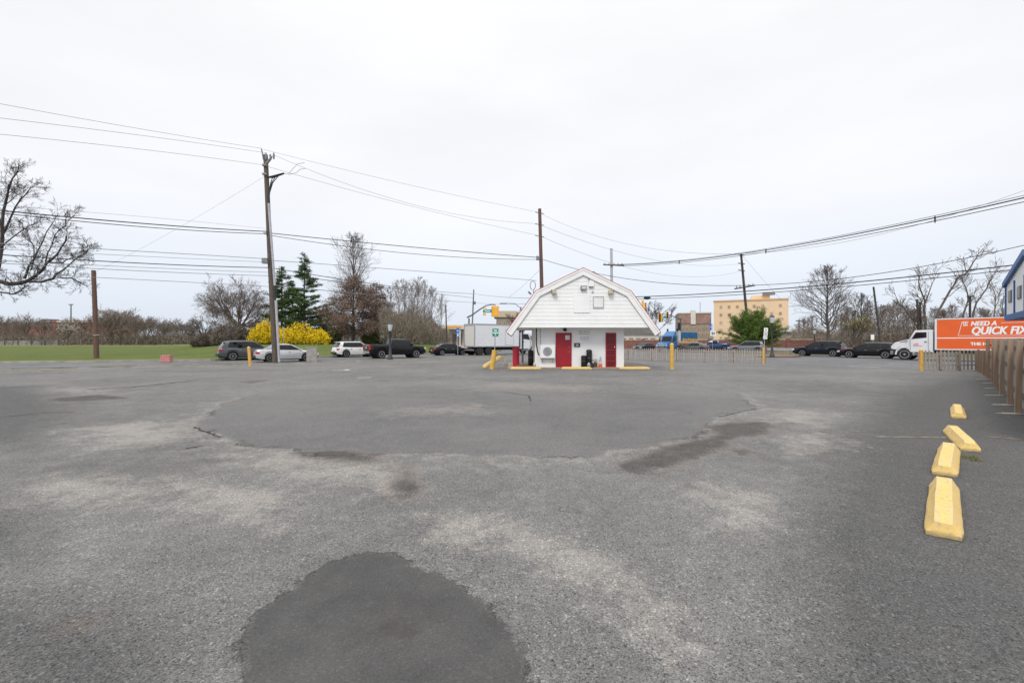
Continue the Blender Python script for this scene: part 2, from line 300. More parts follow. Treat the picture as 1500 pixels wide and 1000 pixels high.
# asphalt: aggregate, dust, stains and two newer patches, driven by ground attributes measured in metres
def asphalt(name, base, attrs=False, gain=1.0):
    m = bpy.data.materials.new(name); m.use_nodes = True; t = m.node_tree; b = t.nodes['Principled BSDF']; l = t.links.new
    b.inputs['Roughness'].default_value = 0.88; b.inputs['Specular IOR Level'].default_value = 0.3
    tcx = N(t, 'ShaderNodeTexCoord'); P = tcx.outputs['Object']
    def nz_(s, d=4, r=0.55):
        n = N(t, 'ShaderNodeTexNoise'); n.inputs['Scale'].default_value = s; n.inputs['Detail'].default_value = d; n.inputs['Roughness'].default_value = r; l(P, n.inputs['Vector']); return n.outputs[0]
    def mrg(src, a, b_, c=0.0, d=1.0):
        n = N(t, 'ShaderNodeMapRange'); n.inputs[1].default_value = a; n.inputs[2].default_value = b_; n.inputs[3].default_value = c; n.inputs[4].default_value = d; l(src, n.inputs[0]); return n.outputs[0]
    def math_(op, a, b_):
        n = N(t, 'ShaderNodeMath', operation=op)
        for i, x in enumerate((a, b_)):
            if isinstance(x, (int, float)): n.inputs[i].default_value = x
            else: l(x, n.inputs[i])
        return n.outputs[0]
    def mixc(f, a, b_):
        n = N(t, 'ShaderNodeMix', data_type='RGBA')
        if isinstance(f, (int, float)): n.inputs[0].default_value = f
        else: l(f, n.inputs[0])
        for i, x in ((6, a), (7, b_)):
            if isinstance(x, tuple): n.inputs[i].default_value = (*x, 1)
            else: l(x, n.inputs[i])
        return n.outputs[2]
    def at(nm):
        n = N(t, 'ShaderNodeAttribute', attribute_name=nm); return n.outputs['Fac']
    big = nz_(0.22, 5, 0.6); mid = nz_(1.6, 6, 0.65); fine = nz_(75, 4, 0.75)
    vor = N(t, 'ShaderNodeTexVoronoi', feature='F1'); vor.inputs['Scale'].default_value = 165; l(P, vor.inputs['Vector'])
    vc = N(t, 'ShaderNodeSeparateColor'); l(vor.outputs['Color'], vc.inputs[0]); stone = vc.outputs[0]
    vor2 = N(t, 'ShaderNodeTexVoronoi', feature='F1'); vor2.inputs['Scale'].default_value = 85; l(P, vor2.inputs['Vector'])
    vc2 = N(t, 'ShaderNodeSeparateColor'); l(vor2.outputs['Color'], vc2.inputs[0]); stone2 = vc2.outputs[1]
    c = mixc(mrg(big, 0.36, 0.66), tuple(x * 0.74 for x in base), tuple(x * 1.20 for x in base))
    c = mixc(mrg(mid, 0.45, 0.72, 0, 0.70), c, tuple(x * 1.35 for x in (base[0] * 1.02, base[1], base[2] * 0.97)))
    height = math_('ADD', math_('MULTIPLY', stone, 0.5), math_('MULTIPLY', fine, 0.9))
    amp = 1.0
    m2 = nz_(5.5, 6, 0.7)
    c = mixc(mrg(m2, 0.44, 0.70, 0, 0.60), c, tuple(x * 0.66 for x in base))
    if attrs:
        w1 = math_('SUBTRACT', nz_(2.6, 7, 0.72), 0.5); w2 = math_('SUBTRACT', nz_(13, 5, 0.72), 0.5)
        warp = math_('ADD', math_('MULTIPLY', math_('SUBTRACT', nz_(1.1, 8, 0.68), 0.5), 1.3), math_('ADD', math_('MULTIPLY', w1, 0.7), math_('MULTIPLY', w2, 0.35)))
        d1 = math_('ADD', at('patch_far'), math_('MULTIPLY', warp, 0.8)); d2 = math_('ADD', at('patch_near'), math_('ADD', math_('MULTIPLY', w1, 0.34), math_('MULTIPLY', w2, 0.20)))
        do = math_('ADD', at('oil'), math_('MULTIPLY', warp, 0.75))
        k = math_('ADD', math_('MULTIPLY', w1, 1.7), math_('MULTIPLY', w2, 0.9))
        p1 = mrg(d1, 0.0, 0.06); p2 = mrg(d2, 0.0, 0.035); fade = at('fade')
        band = math_('MULTIPLY', math_('MULTIPLY', mrg(d1, -1.0, -0.1), math_('SUBTRACT', 1.0, p1)), fade)
        dust = mrg(math_('ADD', math_('ADD', math_('MAXIMUM', at('dust'), math_('MULTIPLY', band, 0.50)), k), math_('MULTIPLY', math_('SUBTRACT', fine, 0.5), 0.5)), 0.36, 0.78)
        oil = mrg(do, -0.10, 0.08); oedge = math_('MULTIPLY', mrg(do, -0.28, 0.0), math_('SUBTRACT', 1.0, oil))
        rust = mrg(math_('ADD', at('rust'), math_('MULTIPLY', k, 0.7)), 0.45, 0.9)
        c = mixc(math_('MULTIPLY', p1, math_('MULTIPLY', fade, 0.72)), c, mixc(mrg(math_('ADD', big, math_('MULTIPLY', w1, 0.5)), 0.35, 0.72), (base[0] * 0.64, base[1] * 0.64, base[2] * 0.66), (base[0] * 0.88, base[1] * 0.87, base[2] * 0.88)))
        c = mixc(p2, c, mixc(mrg(mid, 0.35, 0.7), (0.060, 0.059, 0.059), (0.092, 0.090, 0.089)))
        sealed = mrg(math_('ADD', at('sealed'), math_('MULTIPLY', k, 0.6)), 0.15, 0.9)
        c = mixc(math_('MULTIPLY', sealed, math_('SUBTRACT', 0.80, math_('MULTIPLY', p2, 0.8))), c, (base[0] * 0.46, base[1] * 0.46, base[2] * 0.47))
        p12 = math_('MAXIMUM', p2, math_('MULTIPLY', p1, 0.55))
        c = mixc(math_('MULTIPLY', dust, math_('SUBTRACT', 0.80, math_('MULTIPLY', p12, 0.70))), c, (base[0] * 1.74, base[1] * 1.64, base[2] * 1.54))
        c = mixc(math_('MULTIPLY', math_('MAXIMUM', rust, math_('MULTIPLY', oedge, 0.7)), math_('SUBTRACT', 0.42, math_('MULTIPLY', p2, 0.34))), c, (0.20, 0.145, 0.115))
        c = mixc(math_('MULTIPLY', oil, mrg(mid, 0.3, 0.7, 0.85, 0.55)), c, (0.050, 0.043, 0.038))
        e1 = math_('MULTIPLY', mrg(math_('ABSOLUTE', d1, 0), 0.01, 0.05, 1, 0), mrg(nz_(0.9, 4), 0.46, 0.58)); e1 = math_('MULTIPLY', e1, fade)
        e2 = math_('MULTIPLY', mrg(math_('ABSOLUTE', d2, 0), 0.0, 0.03, 1.0, 0), mrg(nz_(2.2, 3), 0.36, 0.52))
        # hairline cracking that wanders over the old surface
        vcr = N(t, 'ShaderNodeTexVoronoi', feature='DISTANCE_TO_EDGE'); vcr.inputs['Scale'].default_value = 0.36
        wv = N(t, 'ShaderNodeVectorMath', operation='SCALE'); nw = N(t, 'ShaderNodeTexNoise'); nw.inputs['Scale'].default_value = 1.3; nw.inputs['Detail'].default_value = 7; l(P, nw.inputs['Vector']); l(nw.outputs['Color'], wv.inputs[0]); wv.inputs['Scale'].default_value = 2.2
        wa = N(t, 'ShaderNodeVectorMath', operation='ADD'); l(P, wa.inputs[0]); l(wv.outputs[0], wa.inputs[1]); l(wa.outputs[0], vcr.inputs['Vector'])
        hair = math_('MULTIPLY', math_('MULTIPLY', mrg(vcr.outputs['Distance'], 0.0, 0.006, 1, 0), mrg(nz_(0.33, 3), 0.52, 0.62)), math_('SUBTRACT', 0.75, math_('MULTIPLY', p2, 0.75)))
        crk = math_('MAXIMUM', math_('MAXIMUM', e1, e2), hair)
        c = mixc(math_('MULTIPLY', crk, 0.75), c, (0.025, 0.023, 0.021))
        amp = math_('SUBTRACT', 1.0, math_('MULTIPLY', math_('MAXIMUM', p12, math_('MULTIPLY', dust, 0.6)), 0.72))
        height = math_('SUBTRACT', math_('MULTIPLY', height, amp), math_('MULTIPLY', crk, 1.2))
    # the stones themselves
    st = math_('MULTIPLY', mrg(stone, 0.0, 1.0, -0.44, 0.44), amp)
    st2 = math_('MULTIPLY', mrg(stone2, 0.90, 1.0, 0.0, 0.85), math_('SUBTRACT', 1.0, math_('MULTIPLY', p2, 0.65)) if attrs else 1.0)
    st3 = math_('MULTIPLY', mrg(stone2, 0.0, 0.25, -0.48, 0.0), amp)
    g = math_('ADD', 1.0, math_('ADD', math_('ADD', st, st2), math_('ADD', st3, mrg(fine, 0.3, 0.7, -0.20, 0.20))))
    g = math_('MULTIPLY', math_('MAXIMUM', g, 0.15), gain)
    sc = N(t, 'ShaderNodeVectorMath', operation='SCALE'); l(c, sc.inputs[0]); l(g, sc.inputs['Scale']); l(sc.outputs[0], b.inputs['Base Color'])
    bp = N(t, 'ShaderNodeBump'); bp.inputs['Strength'].default_value = 0.6; bp.inputs['Distance'].default_value = 0.004; l(height, bp.inputs['Height']); l(bp.outputs[0], b.inputs['Normal'])
    return m
M['lot'] = asphalt('lot_asphalt', (0.163, 0.161, 0.158), True)
M['road'] = asphalt('road_asphalt', (0.150, 0.152, 0.158))
M['plain'] = asphalt('plain_asphalt', (0.13, 0.13, 0.13))
def ground_mat(name, c1, c2, c3, s=0.25):
    m = bpy.data.materials.new(name); m.use_nodes = True; t = m.node_tree; b = t.nodes['Principled BSDF']; b.inputs['Roughness'].default_value = 0.95; b.inputs['Specular IOR Level'].default_value = 0.1
    l = t.links.new; tcx = N(t, 'ShaderNodeTexCoord'); c = None
    for sc_, a, bb, lo, hi in ((s, c1, c2, 0.35, 0.65), (s * 14, None, c3, 0.5, 0.75)):
        n = N(t, 'ShaderNodeTexNoise'); n.inputs['Scale'].default_value = sc_; n.inputs['Detail'].default_value = 7; n.inputs['Roughness'].default_value = 0.65; l(tcx.outputs['Object'], n.inputs['Vector'])
        r = N(t, 'ShaderNodeMapRange'); r.inputs[1].default_value = lo; r.inputs[2].default_value = hi; l(n.outputs[0], r.inputs[0])
        mx = N(t, 'ShaderNodeMix', data_type='RGBA'); l(r.outputs[0], mx.inputs[0])
        if a: mx.inputs[6].default_value = (*a, 1)
        else: l(c, mx.inputs[6])
        mx.inputs[7].default_value = (*bb, 1); c = mx.outputs[2]
    l(c, b.inputs['Base Color']); return m
M['lawn'] = ground_mat('spring_lawn', (0.066, 0.105, 0.02), (0.12, 0.145, 0.04), (0.17, 0.165, 0.075))
M['verge'] = ground_mat('dry_verge', (0.16, 0.125, 0.075), (0.11, 0.12, 0.05), (0.22, 0.18, 0.13))
M['earth'] = ground_mat('far_earth', (0.10, 0.095, 0.06), (0.13, 0.12, 0.07), (0.09, 0.10, 0.05), 0.05)
M['sandy'] = ground_mat('sandy_path', (0.24, 0.21, 0.13), (0.19, 0.19, 0.09), (0.16, 0.17, 0.07), 0.5)

# ------------------------------------------------------------------ ground, lot, roads, lawn
struct('ground', MB().add([(-1500, -60, -.06), (1500, -60, -.06), (1500, 2200, -.06), (-1500, 2200, -.06)], [(0, 1, 2, 3)]), M['earth'])
struct('road', MB().add([(-140, -40, 0), (170, -40, 0), (170, 150, 0), (-140, 150, 0)], [(0, 1, 2, 3)]), M['road'])
KERB = [(-46, 16.5), (-28.8, 25.6), (-20.7, 30.0), (-13.8, 35.5), (-5.35, 44.5), (0.8, 55.0)]     # near edge of the left road
ky = np.array([p[1] for p in KERB]); kx = np.array([p[0] for p in KERB])
FENCE_A, FENCE_B = (10.0, 40.8), (18.8, 33.9)
def lot_l(y): return max(float(np.interp(y, ky, kx)) if y > 16.5 else -60, -(1.3 * y + 8))
def lot_r(y): return min(float(np.interp(y, [0, 25.6, 25.7, 29, 33.9, 40.8, 55], [60, 31, 27, 23.5, 19.2, 10.4, 2.2])), 1.3 * y + 8)
def sdf(P, poly):                        # signed distance to a closed polygon, + inside
    P = np.asarray(P); d = np.full(len(P), 1e9); ins = np.zeros(len(P), bool)
    n = len(poly)
    for i in range(n):
        a = np.array(poly[i]); b = np.array(poly[(i + 1) % n]); ab = b - a
        tt = np.clip(((P - a) @ ab) / (ab @ ab + 1e-12), 0, 1); d = np.minimum(d, np.linalg.norm(P - a - tt[:, None] * ab, axis=1))
        c = ((a[1] > P[:, 1]) != (b[1] > P[:, 1])) & (P[:, 0] < (b[0] - a[0]) * (P[:, 1] - a[1]) / (b[1] - a[1] + 1e-12) + a[0]); ins ^= c
    return np.where(ins, d, -d)
def gp(*pts): return [G(x, y)[:2] for x, y in pts]
PATCH_FAR = gp((283, 626), (305, 634), (330, 643), (380, 655), (450, 664), (520, 668), (600, 666), (700, 666), (830, 672), (880, 668), (960, 652), (1028, 641), (1034, 622), (1045, 612), (1105, 599), (1080, 575), (1000, 562), (850, 556), (600, 556), (420, 568), (330, 590))
PATCH_NEAR = gp((340, 1100), (350, 1000), (356, 950), (362, 915), (385, 888), (432, 860), (482, 826), (530, 812), (575, 812), (612, 832), (690, 868), (742, 920), (768, 960), (776, 1000), (770, 1100), (560, 1250))
OIL = [gp((903, 690), (935, 698), (990, 680), (1060, 650), (1125, 634), (1126, 618), (1070, 620), (1040, 624), (1050, 638), (980, 654), (900, 682)),
       gp((585, 690), (600, 686), (604, 728), (590, 730)), gp((450, 664), (470, 672), (540, 676), (560, 668), (500, 663)),
       gp((60, 586), (150, 578), (186, 583), (120, 588)), gp((350, 560), (395, 556), (372, 562)), gp((1080, 660), (1092, 661), (1088, 666)), gp((590, 905), (612, 900), (606, 916))]
DUST = [gp((715, 775), (760, 765), (880, 815), (960, 880), (1000, 950), (980, 970), (900, 905), (830, 850), (740, 800)), gp((1020, 735), (1110, 725), (1150, 770), (1060, 775)),
        gp((280, 660), (420, 668), (620, 690), (560, 720), (400, 690)), gp((100, 630), (230, 615), (300, 640), (160, 660)), gp((980, 712), (1060, 716), (1130, 738), (1040, 728)),
        gp((560, 600), (700, 592), (730, 605), (600, 610)), gp((1150, 600), (1230, 606), (1200, 625), (1120, 618)), gp((60, 700), (220, 705), (200, 740), (40, 735)), gp((240, 700), (420, 720), (400, 770), (250, 750)),
        gp((1140, 640), (1200, 632), (1240, 655), (1160, 665)), gp((620, 760), (720, 750), (760, 790), (660, 800)), gp((85, 568), (150, 570), (140, 575), (90, 574)), gp((700, 560), (900, 566), (860, 574), (720, 570))]
RUST = [gp((80, 915), (150, 900), (130, 935)), gp((50, 600), (130, 595), (120, 604)), gp((190, 650), (245, 652), (230, 660), (190, 658)), gp((450, 660), (560, 668), (540, 680), (440, 672)), gp((480, 850), (530, 845), (525, 870), (490, 868)),
        gp((1030, 625), (1130, 640), (1180, 632), (1110, 622)), gp((320, 590), (385, 594), (360, 600)), gp((280, 672), (330, 676), (300, 684))]
ys = []; y = 0.3
while y < 55: ys.append(y); y += 0.07 + 0.011 * y
ys.append(55.0); NC = 260
V = []
for y in ys:
    a, b = lot_l(y), lot_r(y)
    for i in range(NC + 1): V.append((lerp(a, b, i / NC), y, 0.012))
Fs = [(r * (NC + 1) + i, r * (NC + 1) + i + 1, (r + 1) * (NC + 1) + i + 1, (r + 1) * (NC + 1) + i) for r in range(len(ys) - 1) for i in range(NC)]
lot = MB(); lot.v = V; lot.f = Fs
lot_o = struct('parking_lot', lot, M['lot'], fix=False)
P2 = np.array(V)[:, :2]; dist = P2[:, 1]
def attr(name, vals):
    a = lot_o.data.attributes.new(name, 'FLOAT', 'POINT'); a.data.foreach_set('value', np.asarray(vals, np.float32))
attr('patch_far', sdf(P2, PATCH_FAR)); attr('patch_near', sdf(P2, PATCH_NEAR))
attr('fade', np.clip((19.0 - dist) / 7.0, 0.12, 1))
def soft(polys):
    r = np.zeros(len(P2))
    for pl in polys:
        c = np.mean([p[1] for p in pl]); wd = 0.11 * c + 0.06
        r = np.maximum(r, np.clip(0.5 + sdf(P2, pl) / wd * 0.5, 0, 0.95))
    return r
def wide(polys, wd): return np.max([np.clip(0.5 + sdf(P2, pl) / (wd * (0.3 + 0.1 * dist)), 0, 1) for pl in polys], axis=0)
attr('sealed', wide([gp((1230, 1100), (1170, 900), (1180, 760), (1230, 640), (1300, 575), (1360, 556), (1500, 552), (1800, 700), (1800, 1100)), gp((-100, 1100), (-100, 860), (120, 880), (260, 960), (250, 1100)), gp((-200, 640), (-200, 560), (60, 566), (120, 600), (40, 660)), gp((-200, 800), (-100, 720), (60, 760), (40, 830))], 1.2))
attr('dust', soft(DUST)); attr('oil', np.max([sdf(P2, pl) for pl in OIL], axis=0)); attr('rust', soft(RUST))
# long cracks in the lot surface
def ribbon(mb, pts, wd, z, jit=0.0, sub=6):
    P = []
    for (a, b) in zip(pts[:-1], pts[1:]):
        for k in range(sub): P.append((lerp(a[0], b[0], k / sub) + random.uniform(-jit, jit), lerp(a[1], b[1], k / sub) + random.uniform(-jit, jit)))
    P.append(pts[-1][:2]); n = len(P); o = len(mb.v)
    for i, p in enumerate(P):
        q0 = P[max(i - 1, 0)]; q1 = P[min(i + 1, n - 1)]; dx, dy = q1[0] - q0[0], q1[1] - q0[1]; ln = math.hypot(dx, dy) + 1e-9
        ww = wd * (random.uniform(0.4, 1.2) if jit else 1) * (0.25 if jit and i in (0, n - 1) else 1) / 2
        mb.v += [(p[0] - dy / ln * ww, p[1] + dx / ln * ww, z), (p[0] + dy / ln * ww, p[1] - dx / ln * ww, z)]
    for i in range(n - 1): mb.f.append((o + 2 * i, o + 2 * i + 1, o + 2 * i + 3, o + 2 * i + 2))
M['crack'] = mat('crack_dark', (0.028, 0.026, 0.024), 0.95, var=0.3)
ck = MB()
for pts, wd in (([(125, 571), (200, 567), (290, 557)], .16), ([(0, 568), (60, 566)], .1), ([(283, 626), (305, 634), (325, 642)], .05), ([(268, 659), (296, 654)], .05), ([(300, 634), (318, 630)], .03),
                ([(0, 612), (60, 606), (110, 604)], .04), ([(740, 575), (775, 580), (778, 588)], .05), ([(670, 572), (690, 571)], .07),
                ([(320, 546), (395, 541)], .12), ([(0, 546), (40, 545), (80, 543)], .14), ([(1050, 612), (1108, 599)], .03)):
    ribbon(ck, gp(*pts), wd, 0.0165, wd * 0.5, 12)
struct('asphalt_crack', ck, M['crack'], fix=False)
# kerb strips, painted lines
kb = MB()
for a, b in zip(KERB[:-1], KERB[1:]): kb.bar((a[0], a[1], 0.02), (b[0], b[1], 0.02), 0.30, 0.075)
struct('near_kerb', kb, M['kerb'])
pl = MB()
ribbon(pl, gp((1280, 640.5), (1330, 641), (1392, 642)), 0.09, 0.0165, 0.02, 10)
ribbon(pl, gp((1440, 640), (1500, 645)), 0.09, 0.0165, 0.02, 10)
ribbon(pl, [G(733, 541)[:2], G(741, 526)[:2]], 0.10, 0.0165)
struct('faded_stall_line', pl, M['tanpaint'], fix=False)
wl = MB()
for a, b, wd in (((275, 529.5), (315, 528.2), .22), ((0, 545.5), (60, 543.8), .14), ((200, 534.5), (290, 534), .12), ((1240, 536), (1290, 538), .12), ((1300, 533), (1345, 535), .14), ((1150, 527), (1200, 528.5), .14),
                 ((505, 542), (512, 541.7), .5), ((524, 553.5), (544, 553), .12), ((486, 543), (511, 542.5), .12)):
    ribbon(wl, [G(*a)[:2], G(*b)[:2]], wd, 0.0165)
struct('road_marking', wl, M['paint'], fix=False)
# lawn beyond the left road
FAR = [(-320, -20), (-80, 19), (-39.0, 34.7), (-32.4, 36.7), (-25.9, 39.3), (-20.6, 45.9), (-12.7, 56.4), (-6.8, 64.7), (-2, 74)]
fx = np.array([p[0] for p in FAR]); fy = np.array([p[1] for p in FAR])
def far_y(x): return float(np.interp(x, fx, fy))
def H(x, y):
    u = y - far_y(x); px = 750 + F * x / max(y, 1)
    if u < 0 or x > -2: return 0.0
    return 0.12 + 0.95 * smooth(u / 26) * smooth((px - 250) / 110) + 0.12 * smooth(u / 60)
lw = MB(); xs = list(np.linspace(-320, -80, 25)) + list(np.linspace(-76, -2, 90)); us = [0.0] + [0.6 * 1.13 ** k for k in range(48)]
for x in xs:
    for u in us: lw.v.append((x, far_y(x) + u, H(x, far_y(x) + u + 1e-4)))
nu = len(us)
lw.f = [(i * nu + j, (i + 1) * nu + j, (i + 1) * nu + j + 1, i * nu + j + 1) for i in range(len(xs) - 1) for j in range(nu - 1) if us[j] < 9 or 750 + F * xs[i + 1] / (far_y(xs[i]) + us[j]) < 652]
struct('lawn', lw, M['lawn'], smooth_deg=60)
kf = MB()
for a, b in zip(FAR[1:-1], FAR[2:]): kf.bar((a[0], a[1] - .1, .05), (b[0], b[1] - .1, .05), 0.26, 0.17)
struct('far_kerb', kf, M['kerb'])
pth = MB()
def strip_at(mb, x0, x1, y0, y1, wd, z=0.03):
    n = 24; P = []
    for k in range(n + 1):
        x = lerp(x0, x1, k / n); y = lerp(y0, y1, k / n); P += [(x, y - wd / 2, H(x, y - wd / 2) + z), (x, y + wd / 2, H(x, y + wd / 2) + z)]
    o = len(mb.v); mb.v += P; mb.f += [(o + 2 * i, o + 2 * i + 2, o + 2 * i + 3, o + 2 * i + 1) for i in range(n)]
strip_at(pth, -190, -78, 128, 130, 6); strip_at(pth, -195, -72, 150, 154, 26); [strip_at(pth, a_, b_, far_y(a_) + .75, far_y(b_) + .75, .9, .012) for a_, b_ in ((-79, -60), (-60, -39), (-39, -32.4), (-32.4, -25.9), (-25.9, -20.6), (-20.6, -12.7))]; strip_at(pth, -82, -40, 62, 63, 1.0)
struct('sandy_path', pth, M['sandy'], fix=False)
# verge beyond the right road
vg = MB(); vx = [(30, 62), (34.7, 58), (47, 41.5), (60, 24), (90, -16)]
for (x, y) in vx:
    for k, u in enumerate((0, .3, 3, 10, 25, 60, 180)): vg.v.append((x + .8 * u, y + .6 * u, 0.0 if k == 0 else 0.12 + 0.05 * min(u, 12) * 0.6))
vg.f = [(i * 7 + j, (i + 1) * 7 + j, (i + 1) * 7 + j + 1, i * 7 + j + 1) for i in range(4) for j in range(6)]
struct('roadside_verge', vg, M['verge'], smooth_deg=60)
bed = MB(); bc = G(1140, 523); nb_ = 22
bed.prism([(bc[0] + 2.1 * math.cos(6.283 * k / nb_) * random.uniform(.8, 1.1), bc[1] + 1.2 * math.sin(6.283 * k / nb_) * random.uniform(.8, 1.1)) for k in range(nb_)], .002, .10, 'XY')
struct('mulch_bed', bed, mat('reddish_mulch', (0.20, 0.085, 0.045), .95, var=.35, scale=9, bump=.4))
gs = MB(); random.seed(3)
def tuft(mb, x, y, n, r, h, z=0.01):
    for _ in range(n):
        a = random.uniform(0, 6.28); rr = r * math.sqrt(random.random()); px, py = x + rr * math.cos(a), y + rr * math.sin(a); b = random.uniform(0, 6.28); hh = h * random.uniform(.4, 1)
        mb.add([(px - .012 * math.cos(b), py - .012 * math.sin(b), z), (px + .012 * math.cos(b), py + .012 * math.sin(b), z), (px + random.uniform(-.5, .5) * hh, py + random.uniform(-.5, .5) * hh, z + hh)], [(0, 1, 2)])
for a, b in zip(KERB[1:-1], KERB[2:]):
    for _ in range(26):
        t = random.random(); tuft(gs, lerp(a[0], b[0], t) - .1, lerp(a[1], b[1], t) + .35, 40, .35, .14)
tuft(gs, *G(1419, 672)[:2], 70, .10, .05); tuft(gs, *G(1431, 676)[:2], 25, .07, .04)
tag(gs.build('grass', leafmat('kerb_grass', (0.09, 0.12, 0.025), (0.24, 0.22, 0.08)), fix=False), kind='stuff')
lt = MB()
for _ in range(90):
    d = random.uniform(3, 22); x = random.uniform(-1.1, 1.1) * d; s = random.uniform(.005, .015); a = random.uniform(0, 6)
    lt.add([(x + s * math.cos(a + k * 1.6) * random.uniform(.5, 1.2), d + s * math.sin(a + k * 1.6), .017 + .004 * (k % 2)) for k in range(4)], [(0, 1, 2, 3)])
tag(lt.build('litter', M['kerb'], fix=False), kind='stuff')

# ------------------------------------------------------------------ wheel stops, bollards, posts
def stop_mesh():
    mb = MB(); Ls, wb, wt, h = 1.80, .122, .06, .145
    prof = [(-wb, 0.0), (-wb, .035), (-wt, h), (wt, h), (wb, .035), (wb, 0.0)]
    for x, k in ((-Ls / 2, 0), (-Ls / 2 + .03, .72), (-Ls / 2 + .13, 1), (0, 1), (Ls / 2 - .13, 1), (Ls / 2 - .03, .72), (Ls / 2, 0)):
        for yy, zz in prof: mb.v.append((x, yy * (.90 if k < 1 else 1), max(0.0, zz if zz <= .035 else .035 + (zz - .035) * k)))
    for i in range(6):
        for j in range(5): mb.f.append((i * 6 + j, i * 6 + j + 1, (i + 1) * 6 + j + 1, (i + 1) * 6 + j))
        mb.f.append((i * 6 + 5, i * 6, (i + 1) * 6, (i + 1) * 6 + 5))
    mb.f += [tuple(range(6)), tuple(range(36, 42))]
    import bmesh
    me = mb.mesh('wheel_stop', M['stop']); bm = bmesh.new(); bm.from_mesh(me)
    bmesh.ops.recalc_face_normals(bm, faces=bm.faces); bmesh.ops.dissolve_degenerate(bm, dist=1e-4, edges=bm.edges)
    bmesh.ops.subdivide_edges(bm, edges=bm.edges, cuts=3, use_grid_fill=True)
    for v in bm.verts:
        n_ = noise.noise_vector(v.co * 5) * .006 + noise.noise_vector(v.co * 18) * .0035; v.co += n_; v.co.z = max(v.co.z, 0)
    bm.to_mesh(me); bm.free(); me.polygons.foreach_set('use_smooth', [True] * len(me.polygons)); me.set_sharp_from_angle(angle=R_(28))
    return me
STOP = stop_mesh()
def stop(a, b, label, group, z=0.012, tilt=0.0):
    o = link('wheel_stop', STOP); o.location = ((a[0] + b[0]) / 2, (a[1] + b[1]) / 2, z)
    o.rotation_euler = (0, tilt, math.atan2(b[1] - a[1], b[0] - a[0])); tag(o, label, 'wheel stop', group); return o
g1 = 'wheel stops along the board fence'
stop((3.60, 3.80), (4.84, 5.10), 'yellow concrete wheel stop in front of all the others, farthest from the fence posts', g1)
stop((5.28, 5.56), (6.53, 6.80), 'yellow wheel stop with grass at its side, touching the crooked stop behind it', g1)
stop((6.89, 6.86), (7.85, 8.12), 'crooked yellow wheel stop turned across the row beside the grass tuft', g1)
stop((9.48, 9.66), (10.70, 10.95), 'yellow wheel stop standing alone at the end of the row, smallest looking', g1)
g2 = 'wheel stops in front of the kiosk'
stop(G(748, 541)[:2], G(792, 541)[:2], 'low yellow wheel stop in front of the red cabinets and air conditioner', g2)
stop(G(822, 541)[:2], G(867, 541)[:2], 'low yellow wheel stop in front of the red door and black bins', g2)
stop(G(906, 541)[:2], G(952, 541)[:2], 'low yellow wheel stop past the narrow red louvred door', g2)
def post(name, label, px, py0, py1, r, m, cat, lean=0.0, n=14):
    x, y, _ = G(px, py0); h = (py0 - py1) * y / F
    t = thing(name, label, cat, (x, y, .012)); mb = MB().tube([(0, 0, 0), (lean * .5, 0, h * .5), (lean, 0, h - r * .5)], r, n)
    mb.build('pipe', m, t, 40); cp = MB().lathe([(r * 1.02, 0), (r * .9, r * .3), (r * .45, r * .6), (.001, r * .7)], n, (lean, 0, h - r * .5)); cp.build('cap', m, t, 40); return t
t = post('bollard', 'thick yellow pipe bollard standing in the lot to the right of the kiosk', 984, 541, 503, .115, M['yellow'], 'bollard')
MB().tube([(0, 0, 0), (0, 0, .03)], .17, 14).build('base_collar', M['concrete'], t)
post('bollard', 'thin leaning yellow marker post by the leaning utility pole', 366.5, 536, 508, .095, M['yellow'], 'bollard', -.10)
post('bollard', 'yellow pipe at the end of the low picket fence by the lamp post', 1118.5, 533, 509.5, .07, M['yellow'], 'bollard')
t = post('bollard', 'yellow orange pipe beside the picket fence under the orange truck', 1350, 543, 512, .10, M['yellow'], 'bollard', -.03)
MB().tube([(-.14, 0, .45), (-.16, 0, 1.05)], .03, 8).build('reflector_strip', M['pink'], t)
# green sign on white post set in a yellow leaning base
x, y, _ = G(722, 541)
t = thing('parking_sign', 'green and white sign on a thin post in a yellow base', 'sign', (x, y, .012))
s_ = y / F
MB().tube([(-.06, 0, 0), (.10, 0, 28 * s_)], .14, 12).build('yellow_base', M['yellow'], t, 40)
MB().tube([(.10, .02, 24 * s_), (.15, .02, 60 * s_)], .025, 8).build('post', M['steel'], t)
pn = MB().bbox(-.03, .33, -.015, .0, 48 * s_, 59.5 * s_).build('sign_panel', M['signgreen'], t, bevel=.006)
mk = MB(); z0 = 48 * s_
mk.bbox(-.01, .31, -.021, -.017, z0 + .19, z0 + .25)
for k in range(3): mk.bbox(.06 + k * .065, .105 + k * .065, -.021, -.017, z0 + .31, z0 + .40)
mk.prism([(.15, z0 + .03), (.15, z0 + .155), (.13, z0 + .13), (.13, z0 + .03)], -.021, -.017).prism([(.10, z0 + .10), (.15, z0 + .17), (.20, z0 + .10)], -.0225, -.0215)
mk.build('white_marking', M['white'], pn)
o = stop((-1.60, 26.95), (-.70, 28.1), 'tan wheel stop propped up at a slant against the base of the green sign', 'wheel stops in front of the kiosk', .36, R_(-19)); o.scale = (1, 1, 1.25)
